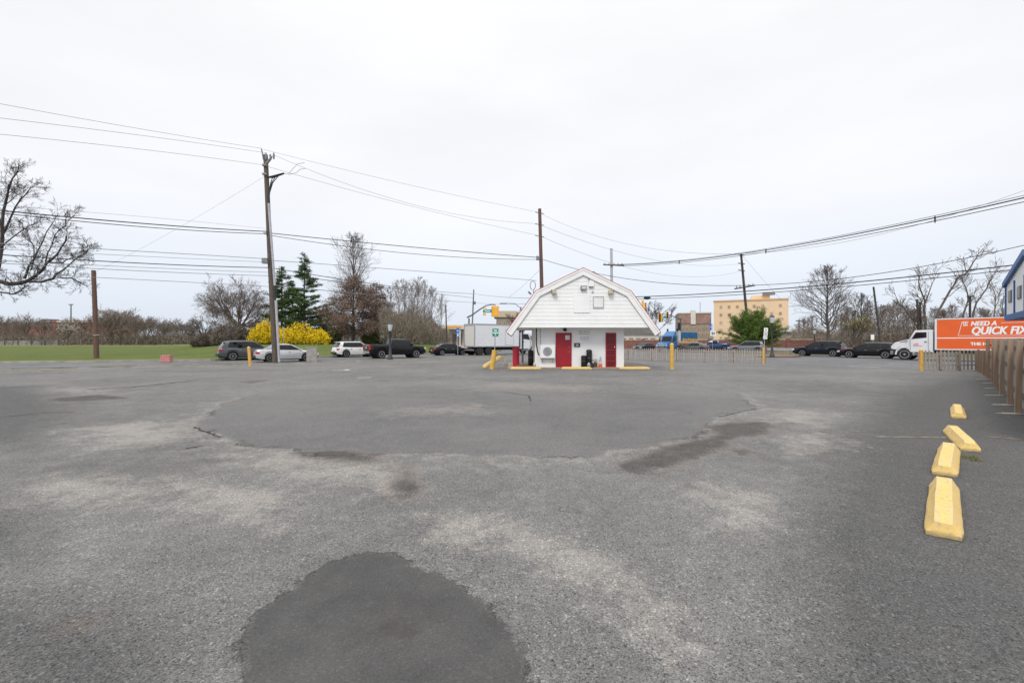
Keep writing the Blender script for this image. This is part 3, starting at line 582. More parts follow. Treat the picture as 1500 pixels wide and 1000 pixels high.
# grey cabinet, pink box
x, y, _ = G(457, 530.5)
t = thing('utility_cabinet', 'plain grey utility cabinet in front of the silver sedan', 'cabinet', (x, y, .01), R_(20))
MB().bbox(-.38, .38, -.3, .3, 0, 1.16).build('cabinet_body', M['utility'], t, bevel=.015); MB().bbox(-.41, .41, -.33, .33, 1.165, 1.2).build('lid', M['utility'], t, bevel=.008)
MB().bbox(-.33, .33, -.315, -.303, .12, 1.08).build('door', M['utility'], t, bevel=.004)
x, y, _ = G(244, 530.3)
t = thing('plastic_box', 'faded pink plastic box standing at the far road edge', 'box', (x, y, .0), R_(12))
MB().bbox(-.34, .34, -.25, .25, 0, .52).build('box_body', M['pink'], t, bevel=.03); MB().bbox(-.36, .36, -.27, .27, .525, .56).build('lid', M['pink'], t, bevel=.01)
rb = MB()
for k in range(4): rb.bbox(-.30 + k * .18, -.24 + k * .18, -.275, -.255, .06, .48)
rb.build('rib', M['pink'], t)

# ------------------------------------------------------------------ fences
def picket_fence(label, A, B, h, nposts, pitch, nm='picket_fence', post_h=None, rails=(.28, .82)):
    A = Vector((*A, 0)); B = Vector((*B, 0)); d = B - A; Ln = d.length; rz = math.atan2(d.y, d.x)
    t = thing(nm, label, 'fence', A, rz); pk = MB(); n = int(Ln / pitch)
    for k in range(n):
        x = (k + .5) * pitch; hh = h * random.uniform(.96, 1.02); ww = pitch * .215; dx = random.uniform(-.012, .012)
        pk.prism([(x - ww + dx, .06), (x + ww + dx, .06), (x + ww, hh - .05), (x, hh), (x - ww, hh - .05)], -.055, -.035)
    pk.build('picket_panel', M['picket'], t)
    for r in rails: MB().bbox(0, Ln, -.03, .01, h * r - .035, h * r + .035).build('rail', M['picket'], t)
    for k in range(nposts):
        x = Ln * k / (nposts - 1); MB().bbox(x - .06, x + .06, .015, .12, 0, post_h or h * .93).build('post', M['postbrown'], t, bevel=.008)
    return t
random.seed(11)
picket_fence('low wooden picket fence running from behind the kiosk to the thin yellow pipe', (8.6, 41.9), FENCE_B, 1.08, 7, .175)
picket_fence('short wooden picket fence in front of the orange truck', G(1352, 543)[:2], G(1434, 543)[:2], 1.16, 4, .215)
# tall board fence: posts toward the lot, boards behind
t = thing('board_fence', 'tall grey board fence with brown square posts along the right edge of the lot', 'fence')
posts = [(8.5, 7.25, 1.70), (10.0, 8.75, 1.70), (11.5, 10.35, 1.69), (12.85, 11.75, 1.71), (14.85, 13.8, 1.72), (16.9, 15.9, 1.75), (18.9, 17.9, 1.75), (20.6, 19.7, 1.77), (21.9, 21.0, 1.77), (23.0, 22.2, 1.20), (24.2, 23.5, 1.2), (25.3, 24.7, 1.2), (26.2, 25.6, 1.2)]
du = Vector((.70, .714)).normalized(); nr = Vector((du.y, -du.x))
bdm = MB(); bd2 = MB()
rz = math.atan2(du.y, du.x)
for i, (x, y, h) in enumerate(posts):
    hh = h * random.uniform(.985, 1.015)
    po = MB().box((0, 0, hh / 2), (.115, .105, hh), rz + random.uniform(-.06, .06)).build('post', M['postbrown'], t, bevel=.008); po.location = (x, y, .0)
    po.rotation_euler = (random.uniform(-.012, .012), random.uniform(-.015, .015), 0)
def fence_run(mb, P, Q, h, off, gap=.012):
    P = Vector(P); Q = Vector(Q); d = Q - P; Ln = d.length; u = d.normalized(); n2 = Vector((u.y, -u.x)); x = 0
    while x < Ln - .05:
        ww = random.uniform(.135, .15); c = P + u * (x + ww / 2) + n2 * (off + random.uniform(0, .008)); hh = h * random.uniform(.975, 1.015); z0 = random.uniform(.04, .07)
        mb.box((c.x, c.y, (z0 + hh) / 2), (ww - gap, .02, hh - z0), math.atan2(u.y, u.x)); x += ww
fence_run(bdm, posts[0][:2], posts[8][:2], 1.72, .16); fence_run(bd2, posts[8][:2], posts[-1][:2], 1.16, .16)
bdm.build('board_panel', M['boardgrey'], t); bd2.build('board_panel', M['postbrown'], t)
for (i0, i1, zs) in ((0, 8, (.35, .95, 1.48)), (8, 12, (.3, .95))):
    for z in zs:
        P = Vector(posts[i0][:2]) + nr * .105; Q = Vector(posts[i1][:2]) + nr * .105
        MB().bar((P.x, P.y, z), (Q.x, Q.y, z), .045, .09).build('rail', M['pole'], t)
ft = MB()
for (x, y, h) in posts[2:]:
    c = Vector((x, y)) + Vector((-.20, -.04)); n = 11; rr = [random.uniform(.45, 1.0) for _ in range(n)]
    ft.prism([(c.x + .36 * math.cos(2 * math.pi * k / n) * rr[k], c.y + .15 * math.sin(2 * math.pi * k / n) * rr[k]) for k in range(n)], .013, .028, 'XY')
struct('concrete_footing', ft, M['kerb'])

# ------------------------------------------------------------------ kiosk
K = thing('kiosk', 'small white drive up kiosk with gambrel roof and red doors', 'kiosk')
CX, YG, YW, YB = 4.13, 26.45, 27.5, 33.2
AP, KN, TP = (0, 5.90), (2.76, 4.56), (4.46, 2.20)
MB().bbox(-.25, 8.35, 27.15, 33.6, 0, .10).build('island_slab', M['slab'], K, bevel=.02)
XL, XR = 1.44, 6.76
MB().bbox(XL, XR, YW, YB, .10, 2.47).build('wall', M['wallwhite'], K)
out_ = [(CX - TP[0], TP[1]), (CX - KN[0], KN[1]), (CX, AP[1]), (CX + KN[0], KN[1]), (CX + TP[0], TP[1])]
def inset(poly, t):       # the same roof line moved inwards by t, ends cut level
    res = []
    for i, p in enumerate(poly):
        ns = []
        for a, b in ((i - 1, i), (i, i + 1)):
            if a < 0 or b >= len(poly): continue
            d = Vector(poly[b]) - Vector(poly[a]); ns.append(Vector((d.y, -d.x)).normalized())
        n = sum(ns, Vector((0, 0))).normalized(); k = t / max(.3, n.dot(ns[0])); res.append((p[0] + n.x * k, p[1] + n.y * k))
    return res
rim_in = inset(out_, .13); red_o = inset(out_, -.035); fas_in = inset(out_, .36)
MB().prism(out_ + rim_in[::-1], YG - .02, YB + .9).build('roof', M['fascia'], K)
MB().prism(red_o + inset(out_, -.004)[::-1], YG - .10, YB + .95).build('roof_shingles', M['redtrim'], K)
for a, b in ((0, 1), (1, 2), (2, 3), (3, 4)):
    MB().prism([out_[a], out_[b], fas_in[b], fas_in[a]], YG - .09, YG - .022).build('fascia', M['fascia'], K)
    e_o = inset(out_, .012); e_i = inset(out_, .10)
    MB().prism([e_o[a], e_o[b], e_i[b], e_i[a]], YG - .115, YG - .092).build('fascia_trim', M['fascia'], K)
    MB().prism([out_[a], out_[b], fas_in[b], fas_in[a]], YB + .85, YB + .91).build('fascia', M['fascia'], K)
def halfw(z):             # inner half width of the gable at height z
    pts = [(p[1], p[0] - CX) for p in fas_in[2:]]; pts = sorted(pts); return float(np.interp(z, [p[0] for p in pts], [p[1] for p in pts])) + .05
ZB = 2.46; sid = MB(); z = ZB; bh = .222
while z < 5.5:
    z1 = min(z + bh, 5.55); w0, w1 = halfw(z), max(.02, halfw(z1)); yb, yt = YG + .01, YG + .022
    sid.add([(CX - w0, yb, z), (CX + w0, yb, z), (CX + w1, yt, z1), (CX - w1, yt, z1), (CX - w0, yb + .05, z), (CX + w0, yb + .05, z), (CX + w1, yt + .03, z1), (CX - w1, yt + .03, z1)],
            [(0, 1, 2, 3), (4, 7, 6, 5), (0, 4, 5, 1), (3, 2, 6, 7), (0, 3, 7, 4), (1, 5, 6, 2)]); z += bh
sid.build('gable_siding', M['white'], K)
w0 = halfw(ZB); MB().bbox(CX - w0, CX + w0, YG + .07, YB + .8, ZB + .01, ZB + .06).build('soffit', M['white'], K)
def kp(px, py, d=YW): p = W(px, py, d); return p.x, p.z
def kbox(mb, px0, px1, py0, py1, ya, yb_, d=YW):
    x0, z1 = kp(px0, py0, d); x1, z0 = kp(px1, py1, d); return mb.bbox(x0, x1, ya, yb_, z0, z1)
# doors
fr = MB(); kbox(fr, 814, 837.2, 487.3, 538.2, YW - .05, YW + .02); d1 = fr.build('door', M['red'], K)
d1['label'] = 'wide plain red door with a paper notice'
kbox(MB(), 815.3, 836, 488.6, 537.6, YW - .06, YW - .051).build('door_leaf', M['red'], d1, bevel=.003)
kbox(MB(), 828, 834.5, 491, 497.6, YW - .066, YW - .062).build('paper_notice', M['paint'], d1)
for yy in (509.0, 515.2):
    x0, z0 = kp(833.7, yy); MB().lathe([(.03, 0), (.035, -.03), (.02, -.06), (.001, -.065)], 12, (x0, YW - .062, z0), 'Y').build('handle', M['chrome'], d1)
fr = MB(); kbox(fr, 887, 902.4, 487.3, 538.2, YW - .05, YW + .02); d2 = fr.build('door', M['red'], K); d2['label'] = 'narrow red door with horizontal louvres'
for k in range(6):
    y0 = 489.2 + k * 8.1
    kbox(MB(), 888.8, 900.8, y0 + .2, y0 + 6.6, YW - .056, YW - .052).build('door_panel', mat('door_red_dark', (0.13, 0.006, 0.012), .4) if k == 0 else bpy.data.materials['door_red_dark'], d2)
    kbox(MB(), 888.3, 901.3, y0 + 6.6, y0 + 7.9, YW - .085, YW - .052).build('rail', M['red'], d2, bevel=.006)
x0, z0 = kp(899.5, 508); MB().lathe([(.03, 0), (.035, -.03), (.001, -.05)], 10, (x0, YW - .09, z0), 'Y').build('handle', M['chrome'], d2)
o = kbox(MB(), 841, 849.6, 502.3, 508, YW - .05, YW - .003).build('wall_plaque', M['black'], K, bevel=.01)
kbox(MB(), 843.2, 847.5, 504, 506.6, YW - .056, YW - .052).build('plaque_label', M['steel'], o)
x0, z0 = kp(827.5, 482.6)
MB().lathe([(.12, 0), (.11, -.06), (.06, -.10), (.001, -.11)], 14, (x0, YW - .003, z0), 'Y').build('door_lamp', M['black'], K, 40)
tx = MB(); random.seed(5)
for yy, xa, xb, hgt in ((485.7, 848, 863, 1.2), (488.7, 847.5, 863.5, 1.0), (494.2, 849.5, 862, 1.1), (497.2, 850.5, 861, .9)):
    x = xa
    while x < xb:
        ww = random.uniform(.5, .9); kbox(tx, x, x + ww, yy - hgt / 2, yy + hgt / 2, YW - .006, YW - .003); x += ww + random.choice((.25, .25, .25, .9))
tx.build('wall_lettering', mat('letter_grey', (0.36, 0.36, 0.37), .7), K)
# corner pipe, conduit
pp = MB(); a = kp(785.5, 481); b = kp(785.8, 505); c = kp(789.5, 519.5)
pp.tube([(a[0], YW - .06, a[1]), (b[0], YW - .06, b[1]), (lerp(b[0], c[0], .5), YW - .06, lerp(b[1], c[1], .75)), (c[0], YW - .05, c[1])], .035, 8); pp.build('drain_hose', M['black'], K, 40)
a = kp(791.5, 481); b = kp(791.7, 506); MB().tube([(a[0], YW - .03, a[1]), (b[0], YW - .03, b[1])], .017, 8).build('conduit', M['steel'], K)
MB().bbox(XL - .06, XL + .10, YW - .035, YW - .001, .10, 2.45).build('corner_board', M['fascia'], K)
# gable fittings
o = kbox(MB(), 850.4, 858.7, 418.7, 424.6, YG - .16, YG + .0, YG).build('floodlight', M['greymetal'], K, bevel=.015)
kbox(MB(), 851.6, 857.6, 419.8, 423.6, YG - .168, YG - .162, YG).build('lens', M['frost'], o)
o = kbox(MB(), 862, 869.5, 412.5, 420, YG - .14, YG + .0, YG).build('junction_box', M['fascia'], K, bevel=.01)
a = kp(862.5, 408, YG); b = kp(862.7, 420.5, YG); c = kp(868.5, 420.5, YG)
MB().tube([(a[0], YG - .03, a[1]), (b[0], YG - .03, b[1]), (c[0], YG - .03, c[1])], .022, 8).build('conduit', M['greymetal'], K)
x0, z0 = kp(868, 427.5, YG); MB().lathe([(.06, 0), (.06, -.03), (.001, -.04)], 12, (x0, YG, z0), 'Y').build('cable_port', M['steel'], K)
kbox(MB(), 840.5, 864, 431, 458, YG - .022, YG - .001, YG).build('blank_panel', M['white'], K, bevel=.004)
vt = MB(); kbox(vt, 869, 884, 434.5, 450.3, YG - .012, YG + .005, YG); o = vt.build('gable_vent', M['white'], K)
vf = MB()
for q in ((868.6, 884.4, 434, 435.2), (868.6, 884.4, 449.7, 451.2), (868.6, 869.6, 435.3, 449.6), (883.4, 884.4, 435.3, 449.6)): kbox(vf, *q, YG - .035, YG - .013, YG)
vf.build('frame', M['conduit'], o); vs = MB()
for k in range(5): kbox(vs, 869.7, 883.3, 436.3 + k * 2.7, 437.6 + k * 2.7, YG - .026, YG - .013, YG)
vs.build('slat', M['fascia'], o)
for px in (811.5, 893.5):
    o = kbox(MB(), px - 3, px + 3, 425.5, 431, YG - .30, YG + .0, YG).build('eave_lamp', M['tan'], K, bevel=.02)
    kbox(MB(), px - 4.5 if px < 850 else px + 2.6, px - 2.6 if px < 850 else px + 4.5, 424.5, 428.2, YG - .2, YG + .0, YG).build('bracket', M['greymetal'], o)
o = MB(); x0, z0 = kp(869.5, 400, YG); o.tube([(x0, YG, z0 - .1), (x0, YG, z0 + .10)], .05, 8).tube([(x0 - .12, YG, z0 + .02), (x0 + .12, YG, z0 + .02)], .03, 8); o.build('service_cleat', M['greymetal'], K)
an = MB(); cc = W(780.5, 418, 29.0); an.tube([tuple(cc + Vector((.17 * math.cos(a), 0, .28 * math.sin(a)))) for a in np.linspace(-1.3, 4.4, 16)], .022, 6)
an.tube([tuple(W(781, 424, 29)), tuple(W(783, 437, 29))], .025, 6).tube([tuple(W(774, 427, 29)), tuple(W(778, 431, 29))], .06, 6); an.build('aerial_loop', M['greymetal'], K)
p_ = W(765.5, 487, 33.0); MB().bbox(p_.x - .07, p_.x + .07, 32.93, 33.07, .10, 2.46).build('carport_post', M['greymetal'], K)
# things around the kiosk
x0, z0 = kp(791, 505); x1, z1 = kp(812.5, 524)
A_ = thing('air_conditioner', 'white outdoor air conditioner with round grey fan grille on kiosk wall', 'air conditioner', ((x0 + x1) / 2, YW - .17, z1))
hw = (x1 - x0) / 2; hh = z0 - z1
MB().bbox(-hw, hw, -.15, .15, 0, hh).build('housing', M['white'], A_, bevel=.02)
MB().lathe([(.265, 0), (.27, -.02), (.25, -.03), (.24, -.012), (.001, -.012)], 28, (-.02, -.151, hh / 2), 'Y').build('fan_ring', M['conduit'], A_, 40)
fg = MB()
for r in (.06, .11, .16, .21): fg.tube([(-.02 + r * math.cos(a), -.175, hh / 2 + r * math.sin(a)) for a in np.linspace(0, 2 * math.pi, 25)], .007, 4, False)
for k in range(8): a = k * math.pi / 4; fg.tube([(-.02, -.175, hh / 2), (-.02 + .24 * math.cos(a), -.175, hh / 2 + .24 * math.sin(a))], .006, 4)
fg.build('grille', M['steel'], A_)
bk = MB()
for sx in (-.3, .3): bk.bar((sx, -.12, -.03), (sx, .16, -.03), .04).bar((sx, -.10, -.05), (sx, .16, -.28), .03)
bk.bbox(-hw, hw + .06, -.03, .01, -.045, -.015); bk.build('bracket', M['steel'], A_)
def cabinet(px, label, dy):
    x, y, _ = G(px, 538.5 - dy); t = thing('red_cabinet', label, 'cabinet', (x, y, .10), R_(0), 'red cabinets beside the kiosk'); h = 26.0 * y / F
    MB().bbox(-.13, .13, -.20, .20, 0, h).build('cabinet_body', M['pumpred'], t, bevel=.015); MB().bbox(-.14, .14, -.21, .21, h + .001, h + .03).build('cap', M['pumpred'], t, bevel=.008)
    MB().bbox(-.09, .09, -.212, -.202, h * .55, h * .9).build('front_panel', M['pumpred'], t, bevel=.003); return t
cabinet(754, 'slim red cabinet nearer the wheel stop, left of the pair', 0); cabinet(757.8, 'slim red cabinet behind the first one, nearer the kiosk wall', 2.2)
def bin_(name, label, px, py, wd, h, grp=None, mt='black'):
    y = 27.33 if grp else G(px, py)[1]; x = (px - 750) * y / F; t = thing(name, label, 'bin', (x, y, .10), 0, grp)
    MB().lathe([(wd * .42, 0), (wd * .5, h * .05), (wd * .5, h * .86), (wd * .47, h * .87)], 16).build('bin_body', M[mt], t, 40)
    MB().lathe([(wd * .52, h * .872), (wd * .52, h * .92), (wd * .4, h * .97), (.001, h)], 16).build('lid', M[mt], t, 40)
    MB().lathe([(wd * .505, h * .5), (wd * .515, h * .52), (wd * .505, h * .54)], 16).build('band', M['rimdark'], t, 40); return t
bin_('rubbish_bin', 'tall black bin against the left end of the kiosk', 777.6, 537.5, .36, 1.0)
bin_('rubbish_bin', 'short black bin with brown band beside the red door', 855.3, 539.2, .34, .72, 'black bins by the kiosk door')
bin_('rubbish_bin', 'tall black stacked bin with narrowing top behind the bags', 863, 538.6, .34, 1.08, 'black bins by the kiosk door')
def blob(name, label, cat, px, py, r, hgt, m, seed):
    y = 27.26; x = (px - 750) * y / F; o = MB(); n = 12; random.seed(seed)
    prof = [(r * .75, 0), (r * 1.0, hgt * .25), (r * .92, hgt * .6), (r * .5, hgt * .9), (r * .12, hgt)]
    o.lathe(prof, n); o.v = [tuple(Vector(v) * (1 + .18 * noise.noise(Vector(v) * 9 + Vector((seed, 0, 0))))) for v in o.v]
    b = o.build(name, m, None, 60); b.location = (x, y, .10); return tag(b, label, cat)
blob('rubbish_bag', 'knotted light grey plastic bag in front of the tall black bin', 'bag', 862.5, 539.5, .13, .38, M['steel'], 2)
blob('rubbish_bag', 'dark navy cloth bag lying beside the grey bag', 'bag', 867, 539.4, .11, .20, M['navycar'], 4)
y = 27.3; x = (871.5 - 750) * y / F; t = thing('planter', 'brown plant pot with a small reddish plant beside the traffic cone', 'planter', (x, y, .10))
MB().lathe([(.11, 0), (.15, .22), (.16, .24), (.001, .22)], 14).build('pot', M['polebrown'], t, 40)
pf = MB()
for _ in range(70):
    c = Vector((random.gauss(0, .09), random.gauss(0, .09), random.uniform(.22, .48))); dv = Vector((random.gauss(0, 1), random.gauss(0, 1), random.gauss(.3, 1))).normalized() * .06; sv2 = Vector((random.gauss(0, 1), random.gauss(0, 1), random.gauss(0, 1))).normalized() * .02
    pf.add([c - dv, c + sv2, c + dv, c - sv2], [(0, 1, 2, 3)])
pf.build('leaves', leafmat('planter_leaves', (.30, .10, .06), (.12, .16, .05)), t, fix=False)
x, y, _ = G(879.5, 540.2); t = thing('traffic_cone', 'orange traffic cone with white collar standing by the narrow red door', 'traffic cone', (x, y, .012))
MB().bbox(-.16, .16, -.16, .16, 0, .035).build('base', M['coneorange'], t, bevel=.01)
MB().lathe([(.125, .036), (.085, .30)], 18).build('lower_cone', M['coneorange'], t, 40); MB().lathe([(.085, .301), (.055, .48)], 18).build('collar', M['paint'], t, 40)
MB().lathe([(.055, .481), (.045, .60), (.02, .74), (.001, .75)], 18).build('tip', M['steel'], t, 40)
tag(blob('weed_clump', 'small grey green weed by the kiosk corner behind the wheel stop', 'plant', 783, 540, .09, .3, M['steel'], 9))

# ------------------------------------------------------------------ vehicles
def interp(pts, x):
    p = sorted(pts); return float(np.interp(x, [a for a, _ in p], [b for _, b in p]))
SPEC = {
 'suv': dict(L=4.85, W=1.92, H=1.72, wx=(1.45, -1.42), r=.37, zb=.30, top=[(2.42, .62), (2.38, .80), (2.2, .95), (1.3, 1.05), (1.0, 1.07), (-1.0, 1.08), (-2.15, 1.12), (-2.33, 1.06), (-2.42, .72)],
    belt=[1.18, 1.06, -.04, -.11, -1.02, -1.09, -1.80, -2.27], roof=[.22, .12, -.08, -.15, -1.02, -1.09, -1.62, -1.88], span='PGBGBGP'),
 'sedan': dict(L=4.62, W=1.82, H=1.46, wx=(1.38, -1.32), r=.325, zb=.24, top=[(2.31, .52), (2.27, .66), (2.05, .78), (1.2, .91), (.95, .94), (-1.4, .98), (-2.1, .99), (-2.24, .90), (-2.31, .58)],
    belt=[1.15, 1.02, -.05, -.15, -.98, -1.10, -1.85], roof=[.20, .10, -.10, -.18, -.78, -.86, -.98], span='PGBGPP'),
 'pickup': dict(L=5.85, W=2.02, H=1.93, wx=(1.85, -1.75), r=.41, zb=.42, top=[(2.92, .80), (2.88, 1.04), (2.7, 1.16), (1.7, 1.25), (1.5, 1.27), (-.7, 1.28), (-.78, 1.34), (-2.85, 1.34), (-2.92, 1.2)],
    belt=[1.55, 1.40, .42, .30, -.50, -.78], roof=[.85, .72, .38, .28, -.48, -.62], span='PGBGP'),
}
def vehicle_body(S, paint, root, zs=1.0):
    L2, W2 = S['L'] / 2, S['W'] / 2; r = S['r']; top = [(a, b * zs) for a, b in S['top']]; Hh = S['H'] * zs
    xs = sorted(set([round(-L2 + S['L'] * k / 52, 3) for k in range(53)] + [round(wx + s * r * q, 3) for wx in S['wx'] for s in (-1, 1) for q in (1.19, 1.17, 1.05)]))
    rows = []; mb = MB()
    for x in xs:
        e_ = (L2 - abs(x)); tap = 1 - .16 * max(0, 1 - e_ / .55) ** 2 ; w_ = W2 * tap; zt = interp(top, x); zb = S['zb'] + .10 * max(0, 1 - e_ / .5)
        for wx in S['wx']:
            if abs(x - wx) < r * 1.18: zb = max(zb, r + math.sqrt(max(0, (r * 1.18) ** 2 - (x - wx) ** 2)))
        hgt = zt - zb; hs = [(.95, zb), (1.0, zb + hgt * .38), (.985, zb + hgt * .72), (.94, zt - .035), (.89, zt), (.45, zt + .022), (0, zt + .03)]
        row = [(x, -w_ * a, z) for a, z in hs] + [(x, w_ * a, z) for a, z in hs[-2::-1]]; rows.append(row)
    n = len(rows[0])
    for row in rows: mb.v += row
    for i in range(len(rows) - 1):
        for j in range(n - 1): mb.f.append((i * n + j, (i + 1) * n + j, (i + 1) * n + j + 1, i * n + j + 1))
    mb.f += [tuple(range(n)), tuple((len(rows) - 1) * n + j for j in range(n))]
    body = mb.build('body', paint, root, 35)
    # cabin and glass
    B, Rf, sp = S['belt'], S['roof'], S['span']; cols = []
    for bx, rx in zip(B, Rf):
        zb_ = interp(top, bx) - .015; c = []
        for k, (t, wd) in enumerate(((0, .89), (.42, .85), (.86, .755), (1.0, .66), (1.0, .30))):
            zt = Hh - (.03 if k == 3 else 0) - .03 * abs(rx + .5) * (k >= 2); tx_ = t
            c.append((lerp(bx, rx, tx_), W2 * wd, lerp(zb_, zt, tx_)))
        cols.append(c)
    cab = MB(); wins = []; pil = MB()
    for sgn in (-1, 1):
        for i in range(len(cols) - 1):
            a, b = cols[i], cols[i + 1]; q = lambda c_, k: (c_[k][0], sgn * c_[k][1], c_[k][2])
            g = [[q(a, 0), q(b, 0), q(b, 1), q(a, 1)], [q(a, 1), q(b, 1), q(b, 2), q(a, 2)]]
            tgt = cab
            if sp[i] == 'G': tgt = MB(); wins.append(tgt)
            if sp[i] == 'B': tgt = pil
            for f in g: tgt.add(f, [(0, 1, 2, 3)])
            cab.add([q(a, 2), q(b, 2), q(b, 3), q(a, 3)], [(0, 1, 2, 3)]); cab.add([q(a, 3), q(b, 3), q(b, 4), q(a, 4)], [(0, 1, 2, 3)])
            if sgn == 1: cab.add([q(a, 4), q(b, 4), (b[4][0], -b[4][1], b[4][2]), (a[4][0], -a[4][1], a[4][2])], [(0, 1, 2, 3)])
    ends = []
    for c, sg in ((cols[0], 1), (cols[-1], -1)):
        gl = MB()
        for k in (0, 1):
            for (ya, yb) in ((-1, -.4), (-.4, .4), (.4, 1)):
                bl = lambda yy: .06 * (1 - yy * yy) * sg
                gl.add([(c[k][0] + bl(ya), ya * c[k][1], c[k][2]), (c[k][0] + bl(yb), yb * c[k][1], c[k][2]), (c[k + 1][0] + bl(yb), yb * c[k + 1][1], c[k + 1][2]), (c[k + 1][0] + bl(ya), ya * c[k + 1][1], c[k + 1][2])], [(0, 1, 2, 3)])
        ends.append(gl)
        cab.add([(c[2][0], -c[2][1], c[2][2]), (c[2][0] + .05 * sg, 0, c[2][2]), (c[2][0], c[2][1], c[2][2]), (c[3][0], c[3][1], c[3][2]), (c[4][0], c[4][1], c[4][2]), (c[4][0], -c[4][1], c[4][2]), (c[3][0], -c[3][1], c[3][2])], [(0, 1, 2, 3, 4, 5, 6)])
    import bmesh
    cb = cab.build('cabin', paint, root, 40); bm = bmesh.new(); bm.from_mesh(cb.data); bmesh.ops.remove_doubles(bm, verts=bm.verts, dist=.001); bmesh.ops.recalc_face_normals(bm, faces=bm.faces); bm.to_mesh(cb.data); bm.free()
    for wm in wins: wm.build('window', M['glass'], root, 30)
    pil.build('pillar_trim', M['black'], root)
    ends[0].build('windshield', M['glass'], root, 60); ends[1].build('rear_window', M['glass'], root, 60)
WHEELS = {}
def wheel_meshes(r, wd, rm):
    k = (r, wd, rm.name)
    if k not in WHEELS:
        ty = MB().lathe([(r * .62, -wd / 2), (r * .93, -wd / 2), (r, -wd * .36), (r, wd * .36), (r * .93, wd / 2), (r * .62, wd / 2)], 28, axis='Y')
        me = ty.mesh('wheel', M['tyre'])
        rmb = MB().lathe([(r * .66, wd * .48), (r * .68, wd * .51), (r * .60, wd * .51), (r * .57, wd * .40), (r * .2, wd * .40), (r * .15, wd * .50), (.001, wd * .51)], 24, axis='Y')
        rm_me = rmb.mesh('rim', rm)
        dk = MB()
        for i in range(5):
            a0 = 2 * math.pi * i / 5 + .2; a1 = a0 + .8
            dk.add([(math.cos(a) * q, wd * .412, math.sin(a) * q) for q, a in ((r * .26, (a0 + a1) / 2 - .12), (r * .52, a0 + .14), (r * .52, a1 - .14), (r * .26, (a0 + a1) / 2 + .12))], [(0, 1, 2, 3)])
        dk_me = dk.mesh('rim_gap', M['dark']); WHEELS[k] = (me, rm_me, dk_me)
    return WHEELS[k]
def wheel(root, x, y, r, wd, rm):
    a, b, c = wheel_meshes(r, wd, rm); o = link('wheel', a, root); o.location = (x, y, r)
    if y < 0: o.rotation_euler = (0, 0, math.pi)
    link('rim', b, o); link('spoke_gap', c, o); return o
def car(kind, name, label, loc, head, paint, zs=1.0, ls=1.0, rim='rim', group=None, plate=True):
    S = SPEC[kind]; root = thing(name, label, {'suv': 'suv', 'sedan': 'car', 'pickup': 'pickup truck'}[kind], (loc[0], loc[1], .004), math.atan2(head[1], head[0]), group)
    vehicle_body(S, paint, root, zs); L2, W2, r = S['L'] / 2, S['W'] / 2, S['r']
    MB().bbox(-L2 + .15, L2 - .15, -W2 + .28, W2 - .28, S['zb'] - .08, S['zb'] + .25).build('underbody', M['dark'], root)
    for wx in S['wx']:
        MB().tube([(wx, -W2 + .16, r), (wx, W2 - .16, r)], r * 1.15, 20).build('wheel_well', M['dark'], root)
        for sg in (-1, 1): wheel(root, wx, sg * (W2 - .125), r, .225, M[rim])
    topz = lambda x: interp([(a, b * zs) for a, b in S['top']], x)
    zl = topz(L2 - .12) - .13; zr = topz(-L2 + .08) - .16
    for sg in (-1, 1):
        MB().box((L2 - .10, sg * (W2 * .80 - .10), zl), (.26, .40, .15), rz=-sg * .30).build('headlight', M['lens'], root, bevel=.03)
        if kind == 'pickup': MB().box((-L2 + .05, sg * (W2 * .86), zr - .12), (.16, .22, .46)).build('taillight', M['tail'], root, bevel=.03)
        else: MB().box((-L2 + .17, sg * (W2 * .80 - .05), zr + (.05 if kind == 'suv' else .0)), (.30, .36, .16), rz=sg * .30).build('taillight', M['tail'], root, bevel=.04)
        MB().box((S['belt'][1] - .05, sg * (W2 + .07), topz(S['belt'][1]) + .05), (.12, .20, .14)).build('mirror', paint, root, bevel=.03)
        for hx in ((.10, -.88) if kind != 'pickup' else (.55, -.36)): MB().box((hx, sg * (W2 * .985 + .012), topz(hx) - .17), (.20, .035, .035)).build('door_handle', M['chrome'] if kind != 'pickup' else paint, root)
    MB().box((L2 - .02, 0, S['zb'] + .16), (.18, W2 * 1.55, .24)).build('bumper', M['black'], root, bevel=.04)
    MB().box((-L2 + .03, 0, S['zb'] + .16), (.20, W2 * 1.58, .22)).build('bumper', M['chrome'] if kind == 'pickup' else M['black'], root, bevel=.04)
    MB().box((L2 - .01, 0, zl - .05), (.08, W2 * .95, .18)).build('grille', M['black'], root, bevel=.02)
    if plate: MB().box((-L2 - .005, 0, zr - .12), (.03, .30, .15)).build('number_plate', M['tan'], root)
    if kind == 'pickup':
        MB().bbox(-L2 + .10, -.86, -W2 * .80, W2 * .80, 1.34 * zs + .031, 1.34 * zs + .05).build('bed_cover', M['black'], root)
    if kind == 'suv':
        for sg in (-1, 1): MB().bar((.1, sg * W2 * .64, S['H'] * zs + .02), (-1.6, sg * W2 * .64, S['H'] * zs + .015), .035).build('roof_rail', M['greymetal'], root)
        MB().box((-2.10, 0, S['H'] * zs - .06), (.22, W2 * 1.2, .035)).build('roof_spoiler', paint, root)
    root.scale = (ls, 1, 1) if ls != 1 else (1, 1, 1)
    return root
HL = (.76, .65)        # travel direction of the left road
def at_px(px, py): return G(px, py)[:2]
def shift(p, h, s, side=0): n = Vector(h).normalized(); return (p[0] + n.x * s - n.y * side, p[1] + n.y * s + n.x * side)
